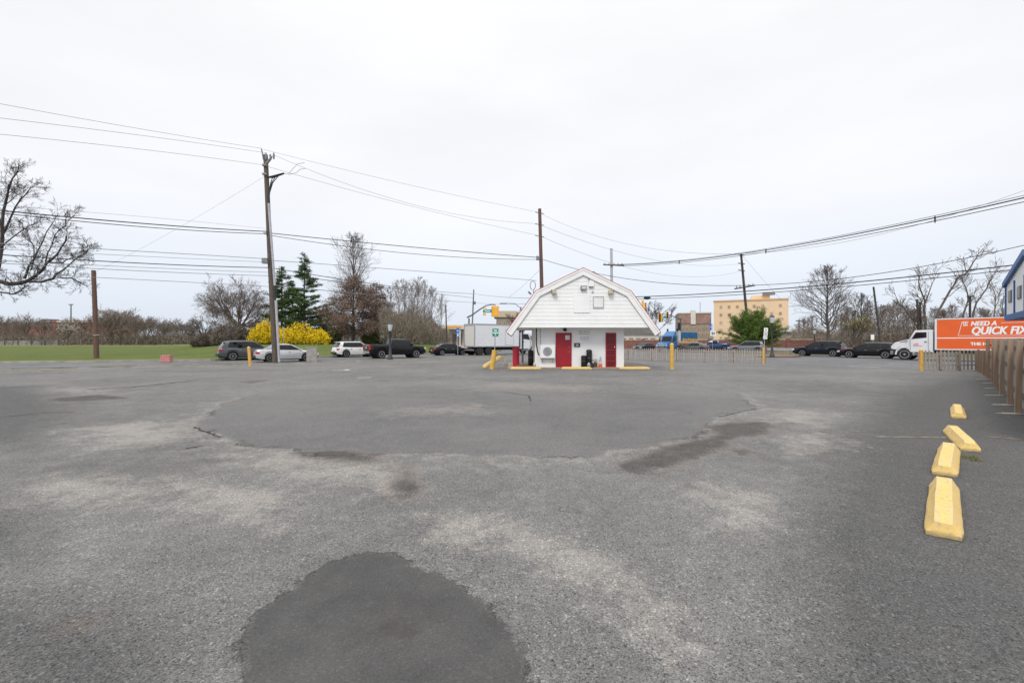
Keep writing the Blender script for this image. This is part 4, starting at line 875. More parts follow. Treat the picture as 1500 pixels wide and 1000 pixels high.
# (placed by the near rear wheel or the middle of the near side)
def place_side(px, py, head, Wd, s=0.0): # near side (right of travel) touches the ground at this pixel; centre is half a width further left
    return shift(at_px(px, py), head, s, Wd / 2 - .1)
car('suv', 'suv', 'dark grey suv behind the silver sedan at the left end of the queue', place_side(341, 528, HL, 1.92, 1.42), HL, M['greycar'], group='vehicles queuing on the left road')
car('sedan', 'sedan', 'silver sedan half hidden behind the leaning utility pole', place_side(395.5, 530.3, (.80, .60), 1.82, 1.32), (.80, .60), M['silver'], group='vehicles queuing on the left road')
car('suv', 'suv', 'white crossover suv between the yellow bushes and the black pickup', place_side(506, 523.4, HL, 1.9, 1.42), HL, M['pearl'], .96, .95, group='vehicles queuing on the left road')
car('pickup', 'pickup_truck', 'black pickup truck with red tail lamps behind the lamp post', place_side(559, 525.0, (.80, .60), 2.02, 1.75), (.80, .60), M['blackcar'], rim='rim', group='vehicles queuing on the left road')
car('sedan', 'sedan', 'black sedan waiting right behind the white box truck', place_side(647.5, 520.6, (.84, .54), 1.82, 1.32), (.84, .54), M['blackcar'], group='vehicles queuing on the left road')
HR = (-.64, .77)       # right road, towards the crossing
def place_left(px, py, head, Wd, s=0.0): return shift(at_px(px, py), head, s, -(Wd / 2 - .1))
car('suv', 'suv', 'black suv with spoiler at the head of the right hand queue', place_left(1219.5, 522.3, HR, 1.92, 1.42), HR, M['navycar'], 1.0, 1.02, group='vehicles queuing on the right road')
car('suv', 'wagon', 'low black wagon between the black suv and the orange truck', place_left(1297, 525.2, HR, 1.86, 1.42), HR, M['blackcar'], .90, 1.0, group='vehicles queuing on the right road')
car('suv', 'suv', 'grey suv with bright red tail lamp behind the picket fence', shift(at_px(1095, 517.2), HR, 0), (-.80, .60), M['greycar2'], 1.0, .98, group='vehicles behind the picket fence')
car('sedan', 'sedan', 'dark grey sedan showing its roof over the picket fence beside the blue truck', at_px(1016, 515.2), (-.86, .5), M['greycar'], 1.0, 1.0, group='vehicles behind the picket fence')
car('pickup', 'pickup_truck', 'dark blue pickup truck beyond the picket fence', at_px(1047, 513.2), (-.9, .42), M['bluecar'], .98, .92, group='vehicles behind the picket fence')
car('sedan', 'sedan', 'maroon car mostly hidden behind the grey suv roof', at_px(1063, 512.5), (-.9, .42), M['maroon'], group='vehicles behind the picket fence')
car('sedan', 'sedan', 'dark car crossing beyond the kiosk, left of the blue truck', at_px(944, 513.5), (-.75, -.66), M['navycar'], group='vehicles behind the picket fence')

def box_part(name, x0, x1, y0, y1, z0, z1, m, root, bevel=.02): return MB().bbox(x0, x1, y0, y1, z0, z1).build(name, m, root, bevel=bevel)
def conventional_cab(root, paint, xf, W2, zr, hood=1.25, cabL=1.55, roof=2.75, name='cab', rimm='rim', sleeper=False):
    # xf: front bumper x; hood slopes, cab behind it; front axle under the hood
    xw = xf - .95; r = .5
    hd = [(xf - .05, .95), (xf - .02, 1.25), (xf - .25, 1.55), (xf - hood, 1.85), (xf - hood, .78), (xw - .66, .78), (xw - .60, .95), (xw - .35, 1.14), (xw, 1.2), (xw + .38, 1.12), (xw + .60, .92)]
    mb = MB().prism(hd, -W2 + .08, W2 - .08); mb.build('hood', paint, root, bevel=.04)
    c0 = xf - hood - .01
    cb = [(c0, .70), (c0, 1.84), (c0 - .38, roof), (c0 - cabL, roof + .03), (c0 - cabL, .70)]
    MB().prism(cb, -W2 + .02, W2 - .02).build(name, paint, root, bevel=.05)
    for sg in (-1, 1):
        y = sg * (W2 - .012)
        wn = MB().prism([(c0 - .16, 1.86), (c0 - .47, roof - .18), (c0 - cabL + .42, roof - .16), (c0 - cabL + .42, 1.98)], y - .02 if sg > 0 else y - .008, y + .008 if sg > 0 else y + .02); wn.build('window', M['glass'], root)
        dr = MB()
        for (xa, xb, za, zb) in ((c0 - .10, c0 - .085, .78, 1.9), (c0 - cabL + .30, c0 - cabL + .315, .78, roof - .1)): dr.bbox(xa, xb, sg * (W2 - .006) - .006, sg * (W2 - .006) + .006, za, zb)
        dr.build('door_seam', M['dark'], root)
        MB().box((c0 - cabL + .48, sg * (W2 + .0), 1.62), (.16, .05, .05)).build('door_handle', M['black'], root)
        MB().box((c0 + .02, sg * (W2 + .20), 2.15), (.10, .22, .50)).build('mirror', M['black'], root, bevel=.03)
        MB().box((xf - .10, sg * (W2 - .26), 1.12), (.20, .34, .26), rz=-sg * .3).build('headlight', M['lens'], root, bevel=.04)
        ar = MB().tube([(xw + (r + .13) * math.cos(a), sg * (W2 - .12), r + (r + .13) * math.sin(a)) for a in np.linspace(-.05, math.pi + .15, 14)], .07, 8); ar.build('fender', paint, root, 50)
        MB().prism([(xf - .62, 1.60), (xf - hood + .12, 1.72), (xf - hood + .12, 1.66), (xf - .62, 1.55)], sg * (W2 - .08) - .012, sg * (W2 - .08) + .012).build('hood_vent', M['black'], root)
        wheel(root, xw, sg * (W2 - .16), r, .28, M[rimm])
        MB().bbox(c0 - cabL + .2, c0 - .2, sg * (W2 - .18) - .16, sg * (W2 - .18) + .16, .45, .62).build('step', M['greymetal'], root, bevel=.02)
    MB().prism([(-(W2 - .18), 1.90), (W2 - .18, 1.90), (W2 - .30, roof - .14), (-(W2 - .30), roof - .14)], 0, .02, 'YZ').build('windshield', M['glass'], root)
    ws = root.children[-1]; ws.location = (c0 + .005, 0, 0); ang = math.atan2(.38, roof - 1.84); ws.rotation_euler = (0, -ang, 0)
    ws.location = Vector((c0 + .015, 0, 1.84)) - Matrix.Rotation(-ang, 3, 'Y') @ Vector((0, 0, 1.84))
    MB().box((xf - .03, 0, .62), (.22, W2 * 2 - .05, .34)).build('bumper', M['greymetal'], root, bevel=.05)
    MB().box((xf - .03, 0, 1.15), (.05, W2 * 1.05, .5)).build('grille', M['chrome'], root, bevel=.03)
    return c0 - cabL
def dual(root, x, W2, r=.5):
    for sg in (-1, 1): wheel(root, x, sg * (W2 - .17), r, .28, M['rimdark']); wheel(root, x, sg * (W2 - .50), r, .28, M['rimdark'])
def text(s, size, m, parent, loc, rot, shear=0.0, bold=0.0, name='lettering', sx=1.0):
    c = bpy.data.curves.new(name, 'FONT'); c.body = s; c.size = size; c.shear = shear; c.offset = bold; c.extrude = .002
    f = bpy.data.objects.new('letter_outline', c); COL.objects.link(f); bpy.context.view_layer.update(); me = bpy.data.meshes.new_from_object(f.evaluated_get(bpy.context.evaluated_depsgraph_get())); bpy.data.objects.remove(f); bpy.data.curves.remove(c)
    me.materials.clear(); me.materials.append(m); o = link(name, me, parent); o.location = loc; o.rotation_euler = rot; o.scale = (sx, 1, 1); return o
# orange box truck
HT = (-.6, .8); p0 = at_px(1325, 527.0); cen = shift(p0, HT, 0, -1.08)
T = thing('box_truck', 'white cab box truck with big orange advertising side behind the picket fence', 'truck', (*cen, .004), math.atan2(HT[1], HT[0]))
conventional_cab(T, M['truckwhite'], .95, 1.12, 0, roof=2.62, cabL=1.60)
BX0, BX1, BW = -2.05, -9.6, 1.26
box_part('frame_rail', BX1 + .2, -.2, -.45, .45, .62, .86, M['dark'], T)
box_part('cargo_box', BX1, BX0, -BW, BW, .92, 3.58, M['truckgrey'], T, .03)
for sg in (1, -1):
    y = sg * BW
    sp_ = MB().bbox(BX1 + .12, BX0 - .14, min(y, y + sg * .012), max(y, y + sg * .012), 1.02, 3.50).build('side_panel', M['orange'], T)
    tr = MB()
    for z0, z1 in ((.93, 1.02), (3.50, 3.575)): tr.bbox(BX1, BX0, min(y, y + sg * .02), max(y, y + sg * .02), z0, z1)
    tr.bbox(BX0 - .13, BX0, min(y, y + sg * .018), max(y, y + sg * .018), 1.021, 3.499); tr.build('trim', M['truckwhite'], T)
    MB().bbox(BX1 + .12, BX0 - .14, min(y + sg * .0125, y + sg * .016), max(y + sg * .0125, y + sg * .016), 1.90, 1.97).build('stripe', M['white'], sp_)
    tri = MB()
    for k in range(28): tri.lathe([(.018, 0), (.018, .012)], 8, (BX0 - .3 - k * .26, y + sg * .021 if sg > 0 else y - .033, .975), 'Y')
    tri.build('rivet', M['tail'], T)
    if sg == 1:
        yy = y + .017; rot = (R_(90), 0, math.pi)
        for k in range(2):
            text('NEED A', .50, M['white'], sp_, (-4.22 - .022 * k, yy + .003 * k, 2.93), rot, .22, .012, sx=.84); text('QUICK FIX', .84, M['white'], sp_, (-4.24 - .035 * k, yy + .003 * k, 2.24), rot, .22, .018, sx=.75)
            text('THE H', .33, M['white'], sp_, (-4.22 - .02 * k, yy + .003 * k, 1.34), rot, 0, .010)
        ln = MB()
        def seg(a, b, w_=.028): ln.bar((a[0], yy + .001, a[1]), (b[0], yy + .001, b[1]), .004, w_)
        seg((-5.95, 3.12), (-9.3, 3.12)); seg((-3.50, 2.12), (-9.3, 2.12)); seg((-3.50, 2.12), (-3.74, 3.28)); ln.build('line_graphic', M['white'], sp_)
        lg = MB()
        for k, (ax, az, bw, bh_) in enumerate(((-3.82, 3.16, .10, .10), (-3.93, 3.15, .06, .14), (-4.02, 3.17, .07, .09), (-3.84, 2.98, .07, .12), (-3.94, 2.97, .09, .09), (-4.03, 3.0, .06, .12))):
            lg.box((ax, yy + .002, az), (bw, .004, bh_), M=Matrix.Rotation(.0, 3, 'Y'))
        lg.prism([(-3.74, 3.25), (-4.12, 3.25), (-4.12, 3.29), (-3.74, 3.29)], yy, yy + .004); lg.build('emblem', M['white'], sp_)
MB().bbox(BX0 + .001, BX0 + .03, -BW + .05, BW - .05, 1.0, 3.5).build('front_panel', M['truckgrey'], T)
lgd = MB().bbox(-.95, -.60, 1.119, 1.126, 1.36, 1.40).bbox(-1.2, -.62, 1.119, 1.126, 1.25, 1.28).bbox(-.98, -.72, 1.119, 1.126, 1.46, 1.49); lgd.build('door_lettering', M['coneorange'], T)
dual(T, -7.3, 1.22); box_part('fuel_tank', -3.3, -2.3, .55, 1.05, .40, .80, M['greymetal'], T, .08)
MB().bbox(-2.04, -1.96, .3, .8, .9, 1.9).build('exhaust_stack', M['dark'], T)
# white box truck at the crossing
HW = (.80, .60); p0 = at_px(779, 518.2)
cen = shift(at_px(703, 520.3), HW, 0, 1.1)
T = thing('box_truck', 'white box truck with cream roller door seen from behind at the crossing', 'truck', (*cen, .004), math.atan2(HW[1], HW[0]))
box_part('frame_rail', -.8, 8.6, -.45, .45, .60, .95, M['dark'], T)
box_part('cargo_box', -.75, 5.75, -1.25, 1.25, 1.02, 3.75, M['truckwhite'], T, .03)
fm = MB()
for (ya, yb, za, zb) in ((-1.26, -1.05, 1.0, 3.77), (1.05, 1.26, 1.0, 3.77), (-1.049, 1.049, 3.52, 3.77), (-1.049, 1.049, 1.0, 1.1)): fm.bbox(-.80, -.752, ya, yb, za, zb)
fm.build('rear_frame', M['steel'], T)
MB().bbox(-.785, -.752, -1.045, 1.045, 1.105, 3.515).build('roller_door', M['cream'], T)
MB().bbox(-.7, 5.7, -1.275, -1.252, 3.62, 3.76).build('top_rail', M['steel'], T); MB().bbox(-.7, 5.7, -1.275, -1.252, 1.0, 1.1).build('lower_rail', M['steel'], T)
sdm = MB()
for (xa, xb, za, zb) in ((3.6, 3.64, 1.25, 3.1), (4.9, 4.94, 1.25, 3.1), (3.6, 4.94, 3.1, 3.14), (3.6, 4.94, 1.22, 1.26)): sdm.bbox(xa, xb, -1.262, -1.252, za, zb)
sdm.build('side_door', M['truckgrey'], T)
box_part('liftgate', -1.15, -.82, -1.1, 1.1, .55, .72, M['greymetal'], T); box_part('bumper', -.95, -.8, -1.2, 1.2, .45, .54, M['dark'], T)
for x in (0, 1.25): dual(T, x, 1.22)
conventional_cab(T, M['truckwhite'], 9.1, 1.12, 0, roof=2.75, cabL=1.7)
MB().tube([(6.15, -1.0, 1.0), (6.15, -1.0, 3.3)], .07, 10).build('exhaust_stack', M['dark'], T)
# blue truck beyond the crossing
p0 = at_px(968, 515.4); HB = (-.80, -.60); cen = shift(p0, HB, 0, 0)
T = thing('flatbed_truck', 'bright blue heavy truck with chrome grille and blue covered load behind the picket fence', 'truck', (cen[0] + 1.3, cen[1] + 1.1, .004), math.atan2(HB[1], HB[0])); T.scale = (.88, .88, .88)
conventional_cab(T, M['truckblue'], 1.6, 1.2, 0, roof=2.95, cabL=1.5, hood=1.5)
MB().prism([(-.55, 2.98), (-1.45, 3.02), (-1.45, 3.75), (-1.25, 3.72)], -1.0, 1.0).build('wind_deflector', M['truckblue'], T, bevel=.04)
box_part('frame_rail', -8.2, -.5, -.45, .45, .75, 1.05, M['dark'], T)
box_part('bed_frame', -8.3, -2.1, -1.25, 1.25, 1.55, 1.95, M['tan'], T)
box_part('tarp_load', -8.1, -3.1, -1.2, 1.2, 1.955, 3.6, M['tarp'], T, .12)
box_part('headboard', -2.55, -2.15, -1.22, 1.22, 1.955, 3.75, M['offwhite'], T, .05)
for x in (-4.5, -5.8, -7.0): dual(T, x, 1.22)
for sg in (-1, 1): MB().tube([(-1.75, sg * 1.0, 1.1), (-1.75, sg * 1.0, 3.95)], .10, 10).build('exhaust_stack', M['chrome'], T); MB().tube([(-1.75, sg * 1.0, 3.7), (-1.75, sg * 1.0, 4.2)], .16, 10).build('stack_tip', M['dark'], T)
ld = MB(); random.seed(8)
for k in range(9): ld.box((-3.3 - k * .55, 1.235, 2.15 + random.uniform(0, .1)), (.32, .05, .30 + random.uniform(0, .25)))
ld.build('load_strap', M['signalyellow'], T)

# ------------------------------------------------------------------ utility poles, lamps, signals, signs
def upole(label, px0, py0, px1, py1, d, r0, r1, m, dtop=None):
    b = Vector(((px0 - 750) * d / F, d, 0)); tp = W(px1, py1, dtop or d); t = thing('utility_pole', label, 'utility pole', b); tp -= b
    b0 = Vector((0, 0, -.05)); mid = tp * .5 + Vector((random.uniform(-.04, .04), 0, 0))
    MB().tube([b0, lerp(b0, mid, .5), mid, lerp(mid, tp, .5), tp], [r0, lerp(r0, r1, .25), lerp(r0, r1, .5), lerp(r0, r1, .75), r1], 12).build('pole', m, t, 50)
    return t, b
random.seed(21)
PA, bA = upole('tall weathered leaning utility pole with a grey cable guard beside the silver sedan', 403.5, 531, 389, 227, 35.5, .215, .165, M['pole'])
DA = 35.5
def la(px, py, d=DA): return W(px, py, d) - bA
MB().tube([la(409, 530, DA - .25), la(404, 440, DA - .25)], .09, 10).build('cable_guard', M['conduit'], PA, 50)
MB().tube([la(402.5, 418, DA - .25), la(393.5, 298, DA - .22)], .085, 10).build('cable_guard', M['conduit'], PA, 50)
MB().tube([la(407, 478, DA - .22), la(402, 420, DA - .22)], .045, 8).build('cable', M['wire'], PA, 50)
hw_ = MB(); hw_.tube([la(386, 234), la(383, 218)], .05, 8); hw_.build('top_pin', M['greymetal'], PA)
MB().tube([la(390, 240, DA - .3), la(396, 233, DA - .3), la(398, 229, DA - .3)], [.11, .09, .06], 8).build('bracket_arm', M['greymetal'], PA)
for px, ya, yb in ((389.7, 234, 224), (396, 231, 226), (401, 233, 224)): MB().tube([la(px, ya, DA - .3), la(px, (ya + yb) / 2, DA - .3), la(px, yb, DA - .3)], [.06, .085, .05], 8).build('insulator', M['greymetal'], PA, 40)
MB().tube([la(391, 260, DA - .2), la(400, 259, DA - .3), la(416, 254, DA - .3)], [.06, .11, .07], 8).build('cable_arm', M['black'], PA)
for k in range(3): MB().tube([la(400 + 5 * k, 258 - 1.5 * k, DA - .3), la(396.5 + k * 1.5, 268, DA - .3), la(394 + k * .6, 282, DA - .25), la(393.5, 297, DA - .22)], .035, 6).build('cable', M['wire'], PA, 60)
for px, ya, yb in ((422.5, 254, 258), (447, 238, 240)): pass
MB().tube([la(415, 254.5, DA - .3), la(423, 254.5, DA), la(430, 246, DA + .5), la(436, 240, DA + .8), la(446, 238.5, DA + 1.2)], .018, 5).build('jumper', M['wiregrey'], PA, 60)
MB().tube([la(423, 256, DA), la(434, 253, DA + .5), la(440, 248, DA + .8), la(447, 247, DA + 1.2)], .018, 5).build('jumper', M['wiregrey'], PA, 60)
MB().box(la(388.5, 382, DA - .35), (.42, .30, .42)).build('junction_box', M['greymetal'], PA, bevel=.03)
MB().box(la(388.5, 340.5, DA - .25), (.22, .2, .3)).build('clamp', M['steel'], PA, bevel=.03)
for yy in (255, 242): MB().box(la(388 - .4, yy, DA - .2), (.3, .2, .14)).build('clamp', M['greymetal'], PA)
PB, bB = upole('short reddish brown stub pole standing in the lawn', 141.5, 526.3, 137, 396, 41.5, .21, .17, M['polebrown'])
MB().tube([W(141, 491.5, 41.5) - bB, W(140.8, 490.3, 41.5) - bB], .22, 12).build('metal_band', M['steel'], PB)
PC, bC = upole('brown utility pole rising behind the left roof slope of the kiosk', 796, 531, 790.5, 306, 45, .21, .16, M['polebrown'])
for yy in (311, 328, 345): MB().bar(W(784, yy, 45) - bC, W(797, yy + 2, 45) - bC, .06).build('insulator', M['greymetal'], PC)
MB().box(W(788, 378, 44.8) - bC, (.35, .25, .4)).build('clamp', M['greymetal'], PC, bevel=.03)
PD, bD = upole('pale grey pole with one crossarm behind the right roof slope of the kiosk', 897, 518, 895.5, 364, 62, .22, .17, M['conduit'])
MB().bar(W(883.5, 387.5, 61.7) - bD, W(914, 389.2, 61.7) - bD, .12, .16).build('crossarm', M['pole'], PD)
for px in (886, 892, 899.5, 905, 911): MB().tube([W(px, 387.5, 61.7) - bD, W(px, 385.3, 61.7) - bD], .06, 8).build('insulator', M['greymetal'], PD)
PE, bE = upole('dark leaning pole with a low crossarm behind the round green pine', 1099, 515, 1085.5, 371.5, 74, .22, .17, M['barkdark'])
MB().bar(W(1076, 423, 73.6) - bE, W(1106, 418, 73.6) - bE, .16, .2).build('crossarm', M['barkdark'], PE)
for yy in (373, 386, 396): MB().bar(W(1081.5, yy - .6, 73.7) - bE, W(1091, yy + .8, 73.7) - bE, .12).build('insulator', M['barkdark'], PE)
for px in (1079, 1084, 1097, 1103): MB().tube([W(px, 423 - (px - 1076) * .16, 73.6) - bE, W(px, 419.4 - (px - 1076) * .16, 73.6) - bE], .07, 8).build('insulator', M['greymetal'], PE)
PF, bF = upole('thin dark leaning pole among the bare trees beyond the black wagon', 1291.5, 519, 1279.5, 420, 62, .15, .11, M['barkdark'])
PG, bG = upole('thin grey pole behind the white box truck and signal arm', 690, 514, 694, 424, 88, .16, .12, M['greymetal'])
MB().box(W(695.5, 443.5, 87.8) - bG, (.4, .3, .6)).build('transformer', M['greymetal'], PG, bevel=.05)
PH, bH = upole('short dark pole with a tee top above the orange truck', 1420.5, 520, 1421, 433, 72, .18, .15, M['barkdark'])
MB().bar(W(1417, 434, 71.8) - bH, W(1425, 434, 71.8) - bH, .2).build('crossarm', M['barkdark'], PH)
PI, bI = upole('small distant pole with crossarm right of the peach building', 1170.5, 508, 1170.5, 468, 120, .16, .13, M['barkdark'])
MB().bar(W(1166, 470, 119.7) - bI, W(1175, 470, 119.7) - bI, .2).build('crossarm', M['barkdark'], PI)
PJ, bJ = upole('thin bare pole stem in the shrubs left of the box truck', 655, 516, 653, 446, 72, .13, .09, M['barkdark'])
# decorative street lamps
def lamp(label, px, py, ytop, d, wd=.35):
    b = Vector(((px - 750) * d / F, d, 0)); h = HC + (500 - ytop) * d / F
    t = thing('street_lamp', label, 'street lamp', b, 0, 'black street lamps')
    MB().lathe([(.26, 0), (.24, .25), (.15, .4), (.12, .9), (.09, 1.0), (.07, h - .95), (.10, h - .9), (.14, h - .85), (.001, h - .84)], 14).build('post', M['lampblack'], t, 40)
    MB().lathe([(.13, h - .84), (.21, h - .45), (.22, h - .25), (.001, h - .24)], 10).build('lamp_glass', M['frost'], t, 40)
    MB().lathe([(.25, h - .24), (.18, h - .1), (.05, h - .03), (.03, h), (.001, h + .01)], 12).build('lamp_cap', M['lampblack'], t, 40)
lamp('black street lamp standing in front of the black pickup', 571.5, 523.5, 471, 41.5); lamp('black street lamp beside the white route signs and pine tree', 1131, 523.7, 461, 47); lamp('black street lamp beyond the black suv among bare trees', 1193, 514, 481, 70)
# signals
def signal_head(root, c, rz, n=3, s=1.0):
    g = thing_part('signal_head', root); g.location = c; g.rotation_euler = (0, 0, rz); h = .36 * n * s
    MB().bbox(-.17 * s, .17 * s, -.10, .12, -h / 2, h / 2).build('housing', M['signalyellow'], g, bevel=.03)
    for k in range(n):
        z = h / 2 - .18 * s - k * .36 * s
        MB().lathe([(.145 * s, 0), (.145 * s, -.14), (.12 * s, -.14), (.12 * s, -.01), (.001, -.01)], 14, (0, -.10, z), 'Y').build('visor', M['black'], g)
        MB().lathe([(.11 * s, 0), (.06 * s, -.03), (.001, -.035)], 12, (0, -.115, z), 'Y').build('lens', M['tail'] if k == 0 else M['dark'], g)
def thing_part(name, root):
    o = bpy.data.objects.new(name, None); COL.objects.link(o); o.parent = root; return o
d = 62; b = Vector(((686.5 - 750) * d / F, d, 0))
t = thing('traffic_signal', 'signal mast with upswept arm, yellow signal heads and green street sign', 'traffic signal', b)
lb = lambda px, py, dd=d: W(px, py, dd) - b
MB().tube([(0, 0, 0), lb(687, 466)], [.14, .10], 10).build('post', M['mast'], t)
MB().tube([lb(684, 465), lb(692, 461), lb(703, 453), lb(712, 447.5), lb(720, 446), lb(726, 446.3)], [.11, .10, .09, .08, .07, .06], 8).build('mast_arm', M['mast'], t, 50)
for px, py, rz in ((721.5, 456, R_(110)), (724.7, 455.5, R_(180)), (728.8, 455.8, R_(190))): signal_head(t, lb(px, py), rz, 4, .98)
MB().bar(lb(707.5, 456, d - .2), lb(720.3, 455.3, d - .2), .03, .42).build('street_name_sign', M['signgreen'], t); MB().bar(lb(710, 455.9, d - .23), lb(718, 455.5, d - .23), .012, .10).build('sign_lettering', M['white'], t)
MB().box(lb(709.5, 460.5), (.42, .2, .22)).build('signal_housing', M['signalyellow'], t, bevel=.03); MB().box(lb(710.5, 451.5), (.5, .2, .16)).build('signal_housing', M['signalyellow'], t, bevel=.03)
d = 96; b = Vector(((738 - 750) * d / F, d, 0)); t = thing('cobra_street_light', 'grey cobra head street light over the crossing above the signal', 'street light', b)
MB().tube([(3.6, 0, 0), (3.6, 0, 8.9)], .11, 8).build('post', M['mast'], t); MB().tube([(3.6, 0, 8.6), (2.4, 0, 9.6), (.4, 0, W(738, 444, d).z)], .06, 8).build('arm', M['mast'], t); MB().box((-.1, 0, W(738, 444.3, d).z), (1.5, .35, .2)).build('lamp_head', M['greymetal'], t, bevel=.06)
d = 85; b = Vector(((997 - 750) * d / F, d, 0))
t = thing('traffic_signal', 'signal mast with red lamp lit heads above the blue truck', 'traffic signal', b); lb = lambda px, py, dd=d: W(px, py, dd) - b
MB().tube([(0, 0, 0), lb(997, 466)], [.16, .12], 10).build('post', M['mast'], t)
MB().tube([lb(997, 468), lb(991, 465), lb(981, 461.5), lb(972, 460), lb(952, 459.5)], [.12, .10, .09, .08, .05], 8).build('mast_arm', M['mast'], t, 50)
for px, py, rz in ((966, 465, R_(0)), (968.6, 465.5, R_(90)), (977.3, 461.5, R_(15)), (944.8, 449.5, R_(60)), (941.5, 446, R_(160))): signal_head(t, lb(px, py), rz, 4 if px < 970 else 3, 1.1)
MB().bar(lb(971.5, 464, d - .2), lb(976.5, 464.2, d - .2), .03, .4).build('street_name_sign', M['signgreen'], t)
MB().box(lb(994.5, 478, d), (.42, .3, 1.4)).build('control_box', M['black'], t, bevel=.04)
# small roadside signs
def sign(label, px, py, d, panels, postm='steel', cat='sign', name='road_sign', lean=0):
    b = Vector(((px - 750) * d / F, d, 0)); t = thing(name, label, cat, b)
    zt = max(HC + (500 - q[1]) * d / F for q in panels); MB().tube([(0, .03, 0), (lean, .03, zt)], .035, 8).build('post', M[postm], t)
    for (x0, y0, x1, y1, m, mk_) in panels:
        a = W(x0, y1, d) - b; c = W(x1, y0, d) - b; o = MB().bbox(a.x, c.x, -.02, -.001, a.z, c.z).build('sign_panel', M[m], t, bevel=.004)
        q = MB(); w_ = c.x - a.x; h_ = c.z - a.z
        for (u0, v0, u1, v1) in mk_[1]: q.bbox(a.x + w_ * u0, a.x + w_ * u1, -.027, -.022, a.z + h_ * v0, a.z + h_ * v1)
        if mk_[1]: q.build('sign_marking', M[mk_[0]], o)
    return t
one = ('black', [(.42, .2, .58, .8)]); arr = ('black', [(.2, .44, .8, .56), (.62, .3, .72, .7)]); etc = ('black', [(.25, .25, .42, .75), (.55, .25, .72, .75)])
sign('stack of three white route signs in front of the pine tree', 1120, 524, 46, [(1119, 480, 1124.8, 486.3, 'white', one), (1118.5, 486.9, 1124.3, 491.3, 'white', etc), (1118, 491.8, 1123.8, 496.6, 'white', arr)])
sign('blue bus stop sign on thin post by the black sedan', 670.5, 519, 54, [(668.4, 480, 672.6, 486, 'signblue', ('white', [(.2, .2, .8, .35)])), (668.6, 487, 672.8, 493.5, 'signblue', ('white', [(.3, .2, .7, .6), (.2, .7, .8, .8)]))])
sign('wide white sign with dark lettering beside the pine tree', 1044, 514, 78, [(1040.3, 484.5, 1049, 492, 'white', etc), (1039.5, 474, 1042.5, 483, 'signblue', ('white', [(.2, .4, .8, .5)]))])
sign('tilted blank white sign among the trees beyond the black wagon', 1279, 515, 66, [(1275.5, 490, 1280.5, 497.5, 'white', ('white', []))])
sign('thin grey post with small plate behind the silver sedan', 415.3, 518, 50, [(414, 479, 416.6, 482, 'steel', ('white', []))])
d = 205; b = Vector(((104 - 750) * d / F, d, 0)); t = thing('floodlight_mast', 'tall floodlight mast rising behind the far brick building', 'floodlight mast', b); zt = HC + 54 * d / F
MB().tube([(0, 0, 0), (0, 0, zt)], [.3, .2], 8).build('mast', M['mast'], t); MB().box((0, 0, zt), (1.8, .5, .45)).build('lamp_bank', M['greymetal'], t, bevel=.05)
t = thing('guard_rail', 'low pale metal guard rail along the far side of the right road', 'guard rail')
ga, gb_ = Vector((*shift(at_px(1128, 518), (.6, -.8), 0, 0), 0)), Vector((*at_px(1215, 521), 0)); ga = Vector((32.5, 58, 0)); gb_ = Vector((40.5, 51, 0))
MB().bar(ga + Vector((0, 0, .68)), gb_ + Vector((0, 0, .68)), .06, .32).build('rail', M['steel'], t)
for k in range(5): c = ga.lerp(gb_, k / 4); MB().bbox(c.x - .07, c.x + .07, c.y + .05, c.y + .15, 0, .8).build('post', M['greymetal'], t)

# ------------------------------------------------------------------ wires
def wire(label, A, B, m=None, r=.02, mid=None, sag=.3, n=28, deco=0):
    A = W(*A); B = W(*B); best = sag
    if mid:                        # find the sag that carries the span through the photographed point
        for s in np.linspace(-.5, 9, 400):
            t_ = None; lo, hi = 0.0, 1.0
            for _ in range(30):
                mm = (lo + hi) / 2; p = A.lerp(B, mm); px = 750 + F * p.x / p.y
                if (px < mid[0]) == (A.x / A.y < B.x / B.y): lo = mm
                else: hi = mm
            p = A.lerp(B, lo); z = p.z - 4 * s * lo * (1 - lo); e_ = abs(500 - F * (z - HC) / p.y - mid[1])
            if 'be' not in locals() or e_ < be: be = e_; best = s
    P = [A.lerp(B, k / n) - Vector((0, 0, 4 * best * (k / n) * (1 - k / n))) for k in range(n + 1)]
    o = MB().tube(P, r, 5).build('overhead_wire', m or M['wire'], None, 60); tag(o, label, 'wire', 'overhead wires'); return o, P
DL = 23.0
gm = M['wiregrey']
wire('thin wire highest on the left, reaching the pin on top of the leaning pole', (-70, 139, DL), (383, 217.5, DA), gm, .012, (190, 186))
wire('second thin wire from the left to the leaning pole, just below the highest', (-70, 165, DL), (389, 224, DA), gm, .012, (190, 196))
wire('third thin wire from the left to the leaning pole, lowest of the top three', (-70, 190, DL), (387, 242, DA), gm, .012, (190, 217))
wire('slanting guy wire from the leaning pole down to the brown stub pole', (388, 258, DA), (138, 399, 41.5), gm, .007, None, .25)
wire('thick black cable from the left to the steel clamp on the leaning pole', (-70, 301, DL), (389, 339, DA), None, .033, (190, 326))
wire('black cable hanging just under the thick one left of the leaning pole', (-70, 304, DL), (389, 342.5, DA), None, .024, (190, 330.5))
wire('faint thin wire above the thick black cable left of the leaning pole', (-70, 296, DL), (391, 335, DA), gm, .008, (190, 316))
wire('wavy grey wire from the left to the box on the leaning pole', (-70, 353, DL), (389, 379, DA), gm, .02, (190, 367))
wire('thin wire below the wavy grey wire left of the leaning pole', (-70, 361, DL), (394, 384, DA), gm, .013, (190, 374.5))
wire('heavy black cable lower down from the left past the brown stub pole', (-70, 368, DL), (396, 392, DA), None, .028, (190, 384.5))
wire('thin grey wire under the heavy black cable left of the leaning pole', (-70, 378, DL), (397, 399, DA), gm, .015, (190, 391))
wire('lower grey wire passing over the brown stub pole', (-70, 381, DL), (398, 404, DA), gm, .018, (190, 396))
